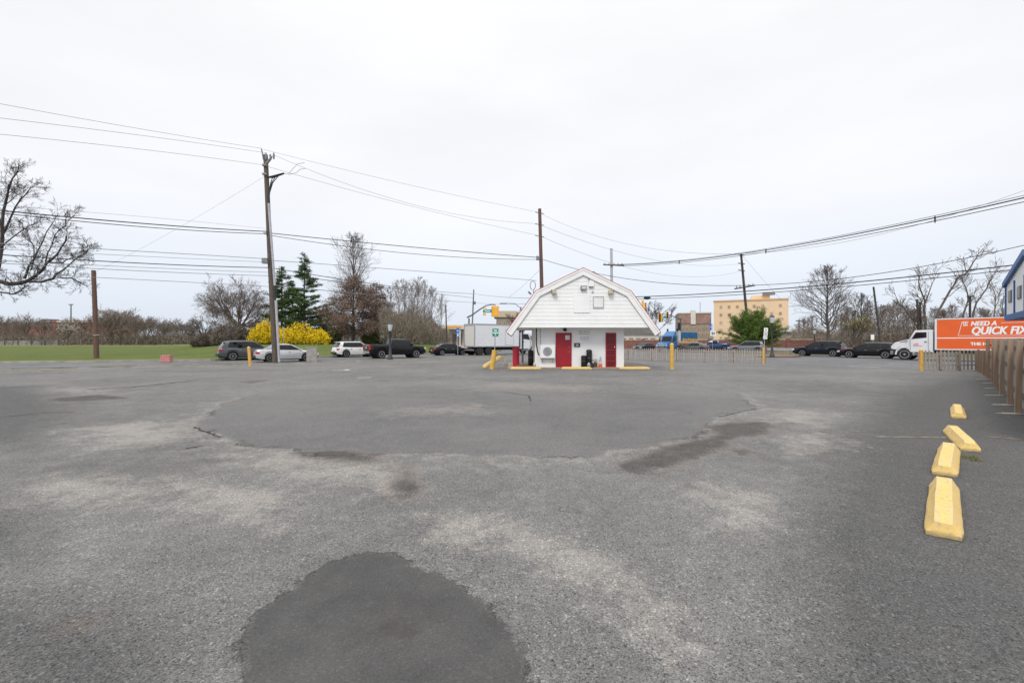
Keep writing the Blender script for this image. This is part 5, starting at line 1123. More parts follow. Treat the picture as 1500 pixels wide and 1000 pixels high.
wire('lowest wire left of the leaning pole over the round bare tree', (-70, 396, DL), (400, 420, DA), gm, .016, (190, 409))
wire('top wire from the leaning pole to the pole behind the kiosk', (386, 219, DA), (787, 310.5, 45), gm, .011, (600, 271))
wire('drooping middle wire from the leaning pole to the pole behind the kiosk', (401, 227, DA), (787, 327.5, 45), gm, .012, (607, 300))
wire('lower of the three bare wires from leaning pole to kiosk pole', (392, 244, DA), (787, 344.5, 45), gm, .012, (607, 303))
wire('thick black cable from leaning pole clamp towards the kiosk pole', (392, 341, DA), (788, 377, 45), None, .030, (553, 357))
wire('second black cable below the thick one between the two tall poles', (392, 344, DA), (788, 380, 45), None, .022, (620, 373))
wire('grey cable from the leaning pole box over the evergreens to the kiosk roof', (392, 381, DA), (786, 411, 45), gm, .022, (560, 393))
wire('dark cable from leaning pole crossing the bare birch towards the grey pole', (396, 392, DA), (692, 430, 88), None, .030, (520, 412))
wire('low dark cable crossing the brown leafed tree towards the grey pole', (398, 400, DA), (693, 436, 88), None, .028, (540, 418))
wire('lowest thin wire across the brown leafed tree to the grey pole', (400, 418, DA), (693, 443, 88), gm, .028, (560, 433))
wire('short wire from the grey pole over the box truck to the kiosk pole', (694, 430, 88), (793, 437, 45), None, .02, None, .2)
wire('second short wire from the grey pole over the signal to the kiosk pole', (694, 443, 88), (793, 444, 45), gm, .02, None, .2)
wire('guy line slanting from the kiosk pole down towards the roof loop', (792, 394, 45), (745, 436, 60), gm, .012, None, .1)
DR = 25.0
wire('thin faint wire from the top of the kiosk pole sagging then rising right', (792, 313, 45), (1600, 240, DR), gm, .011, (1020, 371))
wire('thin wire from the kiosk pole down towards the crossarm pole', (792, 330, 45), (1085, 386, 74), gm, .014, (940, 377))
wire('thin lower wire from the kiosk pole sagging behind the crossarm pole', (792, 346, 45), (1085, 397, 74), gm, .014, (920, 392))
_, PT = wire('thick black cable from the crossarm pole rising to the top right', (896, 388, 61.7), (1600, 266, DR), None, .040, (1250, 343.5))
wire('companion cable just above the thick one rising to the top right', (905, 387, 61.7), (1600, 262, DR), gm, .022, (1250, 341))
_, PB_ = wire('lower companion cable spaced under the thick one rising to the top right', (912, 389.5, 61.7), (1600, 273, DR), None, .026, (1250, 347.5))
wire('long single wire dipping by the kiosk roof then rising right across the bare tree', (792, 379, 45), (1600, 334, DR), None, .022, (1000, 416.5))
_, PS = wire('heavy black cable from behind the roof across the trees to the blue building', (850, 436, 45), (1600, 374, DR), None, .036, (1250, 413.5))
wire('thinner black cable under the heavy one towards the blue building', (850, 439, 45), (1600, 381, DR), None, .024, (1250, 418.5))
wire('thin slanting stay from the dark leaning pole down to the right', (1088, 375, 74), (1145, 440, 78), gm, .016, None, .1)

def on_wire(P, px):
    for a, b in zip(P[:-1], P[1:]):
        qa, qb = 750 + F * a.x / a.y, 750 + F * b.x / b.y
        if qa <= px <= qb: return a.lerp(b, (px - qa) / (qb - qa))
for px, lab in ((995, 'small vertical spacer on the thick right hand cable nearest the kiosk'), (1122, 'small vertical spacer on the thick right hand cable above the peach building'), (1370, 'small vertical spacer on the thick right hand cable above the orange truck')):
    a = on_wire(PT, px); b = on_wire(PB_, px); tag(MB().tube([a + Vector((0, 0, .12)), a.lerp(b, .5), b - Vector((0, 0, .12))], [.04, .06, .04], 6).build('cable_spacer', M['greymetal']), lab, 'cable spacer', 'spacers on the right hand cable')
a = on_wire(PS, 943); b = on_wire(PS, 953); tag(MB().tube([a.lerp(b, k / 4) - Vector((0, 0, .12)) for k in range(5)], [.04, .15, .16, .15, .04], 8).build('cable_splice', M['black'], None, 50), 'black splice case hanging on the heavy cable right of the kiosk roof', 'splice case')

# ------------------------------------------------------------------ buildings
def facade(root, x0, x1, z0, z1, y, cols, rows, wfrac, hfrac, m, skip=()):
    for r in range(rows):
        for c in range(cols):
            if (r, c) in skip: continue
            cw = (x1 - x0) / cols; rh = (z1 - z0) / rows; cx = x0 + (c + .5) * cw; cz = z0 + (r + .5) * rh
            f = MB().bbox(cx - cw * wfrac / 2 - .12, cx + cw * wfrac / 2 + .12, y - .08, y + .02, cz - rh * hfrac / 2 - .12, cz + rh * hfrac / 2 + .12).build('window', M['peach2'], root)
            MB().bbox(cx - cw * wfrac / 2, cx + cw * wfrac / 2, y - .10, y - .082, cz - rh * hfrac / 2, cz + rh * hfrac / 2).build('pane', m, f)
def bld(label, px0, px1, ytop, d, depth, m, name='building'):
    a = W(px0, ytop, d); c = W(px1, ytop, d); t = thing(name, label, 'building', ((a.x + c.x) / 2, d, 0)); hw_ = (c.x - a.x) / 2
    MB().bbox(-hw_, hw_, 0, depth, -.1, a.z).build('wall', m, t); return t, hw_, a.z
t, hw_, zt = bld('peach coloured five storey building behind the round pine', 1050, 1147, 440.5, 150, 18, M['tanwall'], 'apartment_building')
t.rotation_euler = (0, 0, R_(-26)); MB().bbox(-hw_ - .15, hw_ + .15, -.2, 18.1, zt, zt + .5).build('parapet', M['peach2'], t)
facade(t, -hw_ + 1, hw_ - 1, 1.5, zt - .5, 0, 8, 5, .26, .32, mat('pale_window', (0.36, 0.31, 0.25), .3, var=.4, scale=.4), {(4, 3), (2, 6), (3, 5), (1, 2), (3, 2), (2, 4), (4, 6), (1, 5), (2, 1)})
MB().bbox(hw_ * .05, hw_ * .55, 4, 11, zt + .51, zt + 2.0).build('roof_house', M['tanwall'], t); MB().bbox(hw_ * .35, hw_ * .68, 3, 5, zt + 2.01, zt + 2.9).build('roof_unit', M['greymetal'], t)
t, hw_, zt = bld('grey brown brick building with reddish top floor left of the peach building', 995.5, 1040, 459, 190, 20, M['brickbuild'], 'brick_building')
t.rotation_euler = (0, 0, R_(-16)); MB().bbox(-hw_ - .2, hw_ + .2, -.3, 20, zt, zt + .5).build('parapet', M['offwhite'], t); MB().bbox(-hw_ * .25, hw_ * .05, -.35, 3, zt - 4.5, zt + 1.3).build('stair_tower', M['offwhite'], t)
MB().bbox(-hw_, hw_, -.25, -.02, zt - 4.3, zt - .3).build('upper_storey', mat('dull_brick', (0.30, 0.19, 0.16), .9, var=.25, scale=.6), t); facade(t, -hw_ + 1, hw_ - 1, 1, zt - 5, 0, 7, 3, .4, .4, M['farwin'])
MB().tube([(hw_ * .4, 4, zt), (hw_ * .4, 4, zt + 5)], .15, 6).build('flagpole', M['steel'], t)
t, hw_, zt = bld('low brown roofed building seen over the box truck', 727, 764, 464.5, 170, 14, M['brickbuild'])
MB().prism([(-hw_ - 1, zt), (hw_ + 1, zt), (hw_ - 2, zt + 2.3), (-hw_ + 1, zt + 2.3)], -.6, 14).build('roof', M['tan'], t); facade(t, -hw_ + .5, hw_ - .5, 3, zt - 1, 0, 5, 2, .4, .45, M['farwin'])
t, hw_, zt = bld('long red brick building beyond the ball field', -60, 138, 472.5, 255, 30, M['brick'], 'school_building')
MB().bbox(-hw_ + 48, hw_, -.4, 29, zt + .01, zt + 1.3).build('upper_wall', M['brick'], t); MB().bbox(-hw_ + 47, -hw_ + 52, -1, 4, zt + .02, zt + 2.0).build('roof_unit', M['greymetal'], t); MB().bbox(-hw_ + 55, hw_ + .3, -.8, -.42, zt + .2, zt + .9).build('stone_band', M['offwhite'], t)
t, hw_, zt = bld('white petrol station with flat canopy left of the box truck', 640, 682, 482.5, 112, 10, M['offwhite'], 'petrol_station')
MB().bbox(-hw_ - .5, hw_ + .8, -3, 9, zt, zt + 1.0).build('canopy', M['offwhite'], t); MB().bbox(-hw_ * .2, hw_ * .8, -3.06, -3.0, zt + .25, zt + .75).build('canopy_stripe', M['signalyellow'], t)
facade(t, -hw_ + .6, hw_ - .6, .3, zt - .6, 0, 4, 1, .62, .7, M['farwin'])
for k in (-.8, -.1, .7): MB().bbox(hw_ * k - .15, hw_ * k + .15, -2.8, -2.5, 0, zt).build('column', M['offwhite'], t)
t, hw_, zt = bld('low white shop building behind the kiosk carport', 905, 965, 489, 118, 10, M['offwhite'], 'shop_building')
MB().bbox(-hw_ - .3, hw_ + .3, -.6, 10.2, zt + .01, zt + .5).build('roof', M['greymetal'], t); facade(t, -hw_ + .6, hw_ - .6, .3, zt - .6, 0, 5, 1, .6, .62, M['farwin'])
t, hw_, zt = bld('low pale commercial building right of the peach building', 1152, 1215, 486, 125, 12, M['brickbuild'], 'shop_building')
MB().bbox(-hw_ - .3, hw_ + .3, -.8, 12.2, zt + .01, zt + .7).build('roof', M['offwhite'], t); facade(t, -hw_ + .6, hw_ - .6, .3, zt - .5, 0, 6, 1, .6, .6, M['farwin'])
t = thing('brick_wall', 'long low red brick boundary wall beneath the peach building', 'wall')
a = Vector((W(912, 500, 98).x, 98, 0)); c = Vector((W(1196, 500, 80).x, 80, 0))
MB().bar(a + Vector((0, 0, .95)), c + Vector((0, 0, .95)), .4, 2.0).build('wall', M['brickwall'], t); MB().bar(a + Vector((0, 0, 2.0)), c + Vector((0, 0, 2.0)), .5, .14).build('coping', M['tan'], t)
for k in range(9): p = a.lerp(c, k / 8); MB().bbox(p.x - .35, p.x + .35, p.y - .45, p.y + .3, 0, 2.2).build('pier', M['brickwall'], t)
t = thing('wooden_wall', 'grey timber barrier at the far edge of the ball field', 'wall', (W(30, 500, 170).x, 170, H(W(30, 500, 170).x, 170)))
MB().bbox(-26, 14, 0, .3, 0, 1.7).build('panel', M['utility'], t)
for k in range(9): MB().bbox(-26 + k * 5, -25.7 + k * 5, -.12, -.01, 0, 1.8).build('post', M['pole'], t)
# blue and white raised building on the right
u = Vector((-.655, -.755)); v_ = Vector((.755, -.655)); o_ = W(1474, 500, 24); 
t = thing('raised_building', 'white panelled upper storey with blue trim at the right edge above the orange truck', 'building', (o_.x, o_.y, 0), math.atan2(u.y, u.x))
zb, ze, Lb, rise = 3.02, 4.55, 11.0, .155           # local x runs along the gable wall towards the camera, local y away from the lot (negative of v)
sgn_y = 1 if Vector((-u.y, u.x)).dot(v_) > 0 else -1
yr = lambda y0, y1: (min(sgn_y * y0, sgn_y * y1), max(sgn_y * y0, sgn_y * y1))
def rprism(poly, y0, y1, nm, m, bevel=0): a_, b_ = yr(y0, y1); return MB().prism(poly, a_, b_).build(nm, m, t, bevel=bevel)
rprism([(0, zb), (Lb, zb), (Lb, ze), (Lb / 2, ze + rise * Lb / 2), (0, ze)], 0.0, 8, 'wall', M['panelwhite'])
rprism([(-.15, ze - .06), (Lb / 2, ze + rise * Lb / 2 + .02), (Lb + .15, ze - .06), (Lb + .15, ze + .20), (Lb / 2, ze + rise * Lb / 2 + .28), (-.15, ze + .20)], -.14, 8.4, 'roof', M['blueTrim'])
rprism([(-.1, zb - .28), (Lb + .1, zb - .28), (Lb + .1, zb), (-.1, zb)], -.06, 8.1, 'floor_band', M['blueTrim'])
for x in (0, 2.55, 5.1, 7.6): rprism([(x - .06, zb + .002), (x + .10, zb + .002), (x + .10, ze + .05), (x - .06, ze + .05)], -.05, -.002, 'trim_board', M['blueTrim'])
for x in (1.35, 3.85, 6.35):
    o = rprism([(x - .45, 3.62), (x + .45, 3.62), (x + .45, 4.22), (x - .45, 4.22)], -.04, -.002, 'window', M['greymetal']); a_, b_ = yr(-.055, -.041)
    MB().prism([(x - .40, 3.67), (x + .40, 3.67), (x + .40, 4.17), (x - .40, 4.17)], a_, b_).build('pane', M['farwin'], o)
rprism([(6.2, 0), (10.8, 0), (10.8, zb - .29), (6.2, zb - .29)], .6, 7.6, 'ground_floor', M['panelwhite'])
a_, b_ = yr(1.2, 1.5); MB().lathe([(.001, -.2), (.14, -.12), (.17, 0), (.1, .12), (.02, .2)], 12, (1.6, a_ if sgn_y > 0 else b_, zb - .46)).build('pendant_lamp', M['black'], t, 40)

# ------------------------------------------------------------------ trees
class Tree:
    def __init__(s, seed, minr=.012): s.b = MB(); s.rng = random.Random(seed); s.minr = minr; s.tips = []; s.tw = MB()
    def limb(s, pts, r0, r1, n=6): s.b.tube(pts, [lerp(r0, r1, k / (len(pts) - 1)) for k in range(len(pts))], n, True)
    def twig(s, p, d, L, w_):
        rn = s.rng; e_ = p + d * L + Vector((rn.gauss(0, .1), rn.gauss(0, .1), rn.gauss(0, .1))) * L; sd_ = d.cross(Vector((rn.gauss(0, 1), rn.gauss(0, 1), rn.gauss(0, 1)))).normalized() * w_
        s.b.add([p - sd_, p + sd_, e_], [(0, 1, 2)]); s.tips.append(e_)
    def grow(s, p, d, L, r, lvl, up=.12, spread=.75, kids=5, ratio=.62, wob=.16):
        rn = s.rng; n = 4 if lvl > 1 else 3; P = [p]; dd = d.copy()
        for k in range(n):
            dd = (dd + Vector((rn.gauss(0, wob), rn.gauss(0, wob), rn.gauss(0, wob) + up))).normalized(); P.append(P[-1] + dd * (L / n))
        re = max(s.minr, r * .35)
        s.b.tube(P, [lerp(r, re, k / n) for k in range(n + 1)], 5 if r > .06 else 3, False)
        if lvl == 0:
            s.tips.append(P[-1]); 
        for k in range(kids):
            t_ = (k + rn.uniform(.3, 1)) / kids; t_ = .25 + .75 * t_; i = min(n - 1, int(t_ * n)); q = P[i].lerp(P[i + 1], t_ * n - i); ax = (P[i + 1] - P[i]).normalized()
            o = ax.orthogonal().normalized(); o.rotate(Matrix.Rotation(rn.uniform(0, 6.283), 3, ax)); nd = (ax + o * spread * rn.uniform(.7, 1.3)).normalized(); l2 = L * ratio * rn.uniform(.7, 1.15) * (1.1 - .35 * t_)
            if lvl <= 0: s.twig(q, nd, l2, s.minr * .8)
            else: s.grow(q, nd, l2, max(s.minr, lerp(r, re, t_) * .55), lvl - 1, up, spread, kids, ratio, wob)
def tree_obj(name, label, base, T, m, group=None, leaf=None, leafm=None):
    t = thing(name, label, 'tree', base, 0, group); T.b.build('trunk', m, t, 70, fix=False)
    if leaf and leaf.v: leaf.build('crown', leafm, t, fix=False)
    return t
def leader_tree(seed, h, r, start, ang, blen, nb, lvl, minr, up=.08, kids=4, spread=.75, lean=(0, 0), fork=0.0):
    T = Tree(seed, minr); rn = T.rng; n = 8; P = [Vector((lean[0] * (k / n) * h + rn.gauss(0, .01) * h * .5 * (k > 0), lean[1] * (k / n) * h, h * k / n)) for k in range(n + 1)]
    T.limb(P, r, minr * 1.5, 8)
    for k in range(nb):
        t_ = start + (1 - start) * ((k + rn.random()) / nb) ** .9; i = min(n - 1, int(t_ * n)); q = P[i].lerp(P[i + 1], t_ * n - i); az = k * 2.4 + rn.uniform(-.4, .4); a = ang * rn.uniform(.8, 1.15) * (1 - .35 * t_)
        d = Vector((math.cos(az) * math.sin(a), math.sin(az) * math.sin(a), math.cos(a))); s = (t_ - start) / (1 - start); L_ = blen * h * (.35 + .65 * math.sin(math.pi * min(1, .25 + .75 * s) ** .9)) * rn.uniform(.8, 1.1)
        L_ = blen * h * (.22 + .78 * math.sin(math.pi * (.30 + .66 * s))) * (1 - .35 * s) * rn.uniform(.75, 1.1); T.grow(q, d, L_, r * .30 * (1 - .7 * s) + minr, lvl, up, spread, kids)
    return T
def round_tree(seed, h, r, nb, lvl, minr, fork=.25, ang=1.0, blen=.6, up=.05, kids=5, spread=.85):
    T = Tree(seed, minr); rn = T.rng; q = Vector((rn.gauss(0, .03) * h, 0, fork * h)); T.limb([Vector((0, 0, -.1)), q * .5, q], r, r * .8, 8)
    for k in range(nb):
        az = k * 2.4 + rn.uniform(-.3, .3); a = ang * (.25 + .75 * ((k + .5) / nb)) * rn.uniform(.85, 1.1); d = Vector((math.cos(az) * math.sin(a), math.sin(az) * math.sin(a), math.cos(a)))
        T.grow(q + Vector((0, 0, rn.uniform(-.12, .1) * h * fork)), d, blen * h * rn.uniform(.85, 1.1), r * .5, lvl, up, spread, kids)
    return T
def leaf_quads(mb, rng, c, n, rad, L_, wd, flat=1.0, up=0.0):
    for _ in range(n):
        p = c + Vector((rng.gauss(0, rad), rng.gauss(0, rad), rng.gauss(0, rad * flat))); d = Vector((rng.gauss(0, 1), rng.gauss(0, 1), rng.gauss(0, 1) * flat + up)).normalized() * L_ * rng.uniform(.6, 1.2)
        s = d.cross(Vector((rng.gauss(0, 1), rng.gauss(0, 1), rng.gauss(0, 1)))).normalized() * wd
        mb.add([p - d * .5, p + s, p + d * .5, p - s], [(0, 1, 2, 3)])
def gz(px, d): x = (px - 750) * d / F; return (x, d, H(x, d))
# big bare tree reaching in from the left edge
D1 = 45; bx = W(-45, 500, D1); base = Vector((bx.x, D1, H(bx.x, D1)))
T = Tree(31, .0095); wl_ = lambda px, py, dd=D1: W(px, py, dd) - base
limbs = [([(-45, 524, 45), (-40, 470, 45), (-30, 440, 45), (-18, 415, 45)], .48, .36), ([(-18, 415, 45), (0, 412, 44.5), (28, 415, 44), (43, 410, 43.5), (62, 396, 43.5), (76, 380, 43.5), (90, 362, 44), (98, 345, 44)], .27, .05),
         ([(40, 412, 43.7), (60, 413, 43), (78, 408, 42.5), (92, 396, 42), (110, 380, 42), (128, 366, 42)], .15, .03), ([(85, 406, 42.3), (105, 407, 42), (118, 414, 41.5), (128, 420, 41.5)], .09, .02),
         ([(36, 408, 43.7), (42, 390, 44), (55, 368, 44.5), (68, 340, 45), (86, 312, 45)], .13, .02), ([(46, 395, 44), (50, 370, 45), (44, 352, 45.5), (40, 335, 46)], .08, .02), ([(-25, 432, 45), (0, 428, 44), (18, 431, 43.6), (32, 424, 43.3), (36, 417, 43.2)], .12, .04),
         ([(-30, 440, 45), (-8, 410, 46), (1, 370, 47), (3, 330, 47), (10, 290, 47), (18, 262, 47), (28, 240, 47)], .30, .03), ([(1, 350, 47), (16, 318, 47.5), (30, 292, 48), (44, 276, 48), (56, 270, 48)], .12, .02),
         ([(2, 362, 47), (22, 345, 46), (44, 330, 46), (60, 322, 46)], .08, .015), ([(72, 384, 43.5), (92, 385, 43), (104, 378, 43), (120, 372, 43), (138, 374, 43)], .08, .015), ([(0, 330, 47), (-10, 300, 47), (-20, 270, 47)], .15, .03),
         ([(66, 392, 43.5), (70, 370, 43), (80, 345, 43), (96, 330, 43), (100, 312, 43)], .08, .02), ([(8, 300, 47), (24, 286, 46.5), (40, 278, 46.5)], .06, .015)]
for pts, r0, r1 in limbs:
    P = [wl_(*p) for p in pts]; r0 *= .85
    Q = [P[0]]
    for a, b in zip(P[:-1], P[1:]): Q += [a.lerp(b, .5) + Vector((T.rng.gauss(0, .08), T.rng.gauss(0, .08), T.rng.gauss(0, .06))), b]
    T.limb(Q, r0, r1, 6)
    if r0 > .38: continue
    Ltot = sum((b - a).length for a, b in zip(Q[:-1], Q[1:])); nk = int(Ltot * 3.6)
    for k in range(nk):
        t_ = T.rng.uniform(.15, 1); i = min(len(Q) - 2, int(t_ * (len(Q) - 1))); f = t_ * (len(Q) - 1) - i; q = Q[i].lerp(Q[i + 1], f); ax = (Q[i + 1] - Q[i]).normalized(); o = ax.orthogonal(); o.rotate(Matrix.Rotation(T.rng.uniform(0, 6.28), 3, ax))
        T.grow(q, (ax * .8 + o * .9 + Vector((0, 0, .25))).normalized(), T.rng.uniform(.6, 1.5), max(.014, lerp(r0, r1, t_) * .26), 2, .06, .8, 4, .6, .2)
tree_obj('bare_tree', 'large dark bare tree reaching in over the lawn at the left edge', base, T, M['barkdark'])
# round spreading bare tree behind the grey suv
T = round_tree(8, 13.4, .36, 17, 3, .014, .24, 1.32, .52, .06, 6); tree_obj('bare_tree', 'round spreading bare tree left of the dark evergreens', gz(349, 92), T, M['barkred'])
T = round_tree(15, 7.0, .25, 8, 3, .022, .2, 1.3, .6, .02, 4); tree_obj('bare_tree', 'low sprawling bare tree at the lawn edge, left of the round spreading tree', gz(300, 94), T, M['bark'])
# evergreens
def pine(seed, h, r, wid, m_lo, dens, needle, whorl=.55, rag=.35, top=.12, start=.08):
    T = Tree(seed, .03); rn = T.rng; lf = MB(); T.limb([Vector((0, 0, 0)), Vector((rn.gauss(0, .1), 0, h * .5)), Vector((rn.gauss(0, .15), 0, h))], r, .04, 7); z = h * start
    while z < h * .985:
        s = (z / h); wr = wid * (1 - s) ** .95 + top
        for k in range(rn.randint(3, 5)):
            az = rn.uniform(0, 6.283); Lb_ = wr * rn.uniform(1 - rag, 1 + rag * .5); d = Vector((math.cos(az), math.sin(az), rn.uniform(.02, .35))).normalized(); p = Vector((0, 0, z + rn.uniform(-.2, .2))); e_ = p + d * Lb_
            T.b.tube([p, e_], [.05 * (1 - s) + .02, .015], 4, False)
            for j in range(max(2, int(Lb_ * dens))):
                t_ = rn.uniform(.3, 1.02); c = p.lerp(e_, t_) + Vector((rn.gauss(0, .16), rn.gauss(0, .16), rn.gauss(0, .10))); leaf_quads(lf, rn, c, 8, .17, needle, needle * .085, .6, .25)
        z += whorl * rn.uniform(.7, 1.2) * (1.1 - .4 * s)
    return T, lf
T, lf = pine(41, 17.6, .28, 6.2, 0, 10, .50, .70, .75, .25); tree_obj('pine_tree', 'tallest dark green pine with a ragged tip right of the leaning pole', gz(446, 88), T, M['barkdark'], None, lf, M['pinedk'])
T, lf = pine(43, 12.5, .26, 5.6, 0, 10, .50, .70, .7, .25); tree_obj('pine_tree', 'broad low dark green pine filling the gap between the two taller pines', gz(428, 93), T, M['barkdark'], None, lf, M['pinedk'])
T, lf = pine(42, 15.4, .28, 5.6, 0, 10, .50, .70, .7, .25); tree_obj('pine_tree', 'shorter dark green pine directly behind the leaning pole', gz(413, 90), T, M['barkdark'], None, lf, M['pinedk'])
# bare upright tree and the brown leafed tree
T = leader_tree(61, 21.0, .26, .22, .62, .36, 40, 2, .013, .10, 5); tree_obj('bare_tree', 'tall slim bare tree with upswept branches above the brown leafed trees', gz(518, 92), T, M['bark'])
def brown_tree(seed, h, wid, dens):
    T = Tree(seed, .02); rn = T.rng; lf = MB(); T.limb([Vector((0, 0, 0)), Vector((0, 0, h * .5)), Vector((.1, 0, h))], .28, .05, 8); z = h * .16
    while z < h * .98:
        s = z / h; wr = wid * math.sin(math.pi * min(1, .34 + .66 * s)) ** .8 + .3
        for k in range(5):
            az = rn.uniform(0, 6.283); d = Vector((math.cos(az), math.sin(az), rn.uniform(-.12, .30))).normalized(); p = Vector((0, 0, z)); Lb_ = wr * rn.uniform(.55, 1.12); e_ = p + d * Lb_
            T.grow(p, d, Lb_, .06 * (1 - s) + .022, 1, .0, .6, 5, .45, .10)
            for j in range(int(Lb_ * dens)): leaf_quads(lf, rn, p.lerp(e_, rn.uniform(.25, 1.05)) + Vector((rn.gauss(0, .3), rn.gauss(0, .3), rn.gauss(0, .25))), 3, .25, .20, .06)
        z += .5
    return T, lf
T, lf = brown_tree(71, 12.8, 5.6, 26); tree_obj('brown_leafed_tree', 'wide tree still holding dull brown leaves behind the white crossover', gz(517, 84), T, M['bark'], None, lf, M['brownleaf'])
T, lf = brown_tree(72, 11.8, 4.0, 20); tree_obj('brown_leafed_tree', 'smaller brown leafed tree behind the black pickup cab', gz(551, 88), T, M['bark'], None, lf, M['brownleaf'])
T, lf = brown_tree(73, 8.0, 4.0, 16); tree_obj('brown_leafed_tree', 'low brown leafed tree between the pine and the wide brown tree', gz(478, 96), T, M['bark'], None, lf, M['brownleaf'])
# forsythia hedge and shrubs
def shrub(name, label, px, d, wx, wy, h, n, m, stems, seed, L_=.22, wd=.06, wisp=.2):
    b = gz(px, d); t = thing(name, label, 'shrub', b); rn = random.Random(seed); lf = MB(); st = MB()
    for k in range(stems):
        a = rn.uniform(0, 6.283); rr = math.sqrt(rn.random()); p = Vector((wx * .7 * rr * math.cos(a), wy * .7 * rr * math.sin(a), 0)); hh = h * (1 - .55 * rr ** 2) * rn.uniform(.65, 1.0 + wisp); q = p + Vector((rn.gauss(0, .25) + .35 * p.x / max(wx, .1), rn.gauss(0, .25) + .35 * p.y / max(wy, .1), hh))
        mid = p.lerp(q, .5) + Vector((rn.gauss(0, .1), rn.gauss(0, .1), .15)); st.tube([p, mid, q], [.03, .02, .008], 4, False)
        for j in range(n):
            t_ = rn.uniform(.12, 1.0); c = p.lerp(mid, t_ * 2) if t_ < .5 else mid.lerp(q, t_ * 2 - 1); leaf_quads(lf, rn, c, 3, .13, L_, wd)
    st.build('stems', M['bark'], t, fix=False); lf.build('foliage', m, t, fix=False); return t
shrub('forsythia_bush', 'bright yellow flowering bush left of the leaning pole', 390, 76, 3.7, 1.8, 3.5, 20, M['forsythia'], 210, 81, wisp=.35); shrub('forsythia_bush', 'long low yellow flowering bush right of the leaning pole', 436, 75, 5.0, 1.7, 2.5, 18, M['forsythia'], 270, 82, wisp=.55)
shrub('forsythia_bush', 'small yellow flowering bush beside the white crossover', 469, 75, 2.0, 1.4, 2.3, 20, M['forsythia'], 90, 83); shrub('forsythia_bush', 'far small yellow bush seen over the black pickup', 577, 92, 2.4, 1.2, 2.7, 22, M['forsythia'], 110, 84)
shrub('evergreen_shrub', 'dark green shrub between the yellow bush and the trees', 487, 82, 1.8, 1.5, 3.0, 22, M['shrubgreen'], 130, 85); shrub('evergreen_shrub', 'dark green undergrowth behind the black pickup', 548, 84, 2.6, 1.5, 3.0, 20, M['shrubgreen'], 160, 86)
shrub('brown_shrub', 'large tangled brown shrub behind the grey suv', 335, 84, 4.2, 2.2, 4.6, 18, M['thicket'], 260, 87, .5, .025); shrub('brown_shrub', 'low dark brown shrub at the lawn edge left of the grey suv', 300, 86, 3.4, 1.6, 2.0, 16, M['thicketdk'], 200, 88, .4, .03)
shrub('brown_shrub', 'dark brown shrub under the evergreens behind the yellow bush', 375, 84, 4.0, 1.6, 4.2, 18, M['thicketdk'], 220, 89, .4, .03)
# the pine tree on the right
b = gz(1101, 68); T = Tree(91, .03); rn = T.rng; lf = MB(); T.limb([Vector((0, 0, 0)), Vector((-.05, 0, 1.0)), Vector((-.1, 0, 2.2)), Vector((-.1, 0, 4.6))], .28, .06, 8)
for k in range(125):
    az = rn.uniform(0, 6.283); el = rn.uniform(-.02, 1.25); Lb_ = (5.0 - 1.9 * (el / 1.25) ** 1.0) * rn.uniform(.62, 1.06); zo = rn.uniform(.9, 2.1) + .9 * el
    d = Vector((math.cos(az) * math.cos(el) * (1.06 if math.cos(az) > 0 else 1), math.sin(az) * math.cos(el) * .8, math.sin(el) * 1.12)); p = Vector((0, 0, zo)); e_ = p + d * Lb_ + Vector((0, 0, .25)); m_ = p.lerp(e_, .5) - Vector((0, 0, .15))
    T.b.tube([p, m_, e_], [.07, .05, .02], 5, False)
    for j in range(int(Lb_ * 17)):
        t_ = rn.uniform(.30, 1.02); c = (p.lerp(m_, t_ * 2) if t_ < .5 else m_.lerp(e_, t_ * 2 - 1)) + Vector((rn.gauss(0, .16), rn.gauss(0, .16), rn.gauss(.05, .12))); leaf_quads(lf, rn, c, 8, .13, .34, .022, .7, .5)
tree_obj('pine_tree', 'broad rounded bright green pine in front of the peach building', b, T, M['barkdark'], None, lf, M['pine'])
# right hand trees
T = leader_tree(101, 12.4, .26, .17, 1.05, .40, 46, 2, .0125, .09, 5); tree_obj('bare_tree', 'large symmetrical bare tree behind the black suv', gz(1212, 70), T, M['bark'])
T = leader_tree(102, 9.2, .20, .3, .7, .4, 22, 2, .02, .1, 4); tree_obj('bare_tree', 'slender bare tree between the black wagon and thin dark pole', gz(1262, 80), T, M['bark'])
def limbed(label, D, limbs, seed, m, nm='bare_tree', twl=1.3, dens=1.6, lvl=1):
    b0 = limbs[0][0][0]; base = Vector(((b0[0] - 750) * D / F, D, 0)); T = Tree(seed, .02)
    for pts, r0, r1 in limbs:
        P = [W(p[0], p[1], D + (p[2] if len(p) > 2 else 0)) - base for p in pts]; Q = [P[0]]
        for a, b in zip(P[:-1], P[1:]): Q += [a.lerp(b, .5) + Vector((T.rng.gauss(0, .1), T.rng.gauss(0, .1), T.rng.gauss(0, .08))), b]
        r0 *= .78; T.limb(Q, r0, r1, 6); Ltot = sum((b - a).length for a, b in zip(Q[:-1], Q[1:]))
        for k in range(int(Ltot * dens)):
            t_ = T.rng.uniform(.35, 1); i = min(len(Q) - 2, int(t_ * (len(Q) - 1))); f = t_ * (len(Q) - 1) - i; q = Q[i].lerp(Q[i + 1], f); ax = (Q[i + 1] - Q[i]).normalized(); o = ax.orthogonal(); o.rotate(Matrix.Rotation(T.rng.uniform(0, 6.28), 3, ax))
            T.grow(q, (ax + o * .8 + Vector((0, 0, .3))).normalized(), T.rng.uniform(.5, 1.2) * twl, max(.025, lerp(r0, r1, t_) * .3), lvl, .06, .7, 4, .62, .2)
    return tree_obj(nm, label, base, T, m)
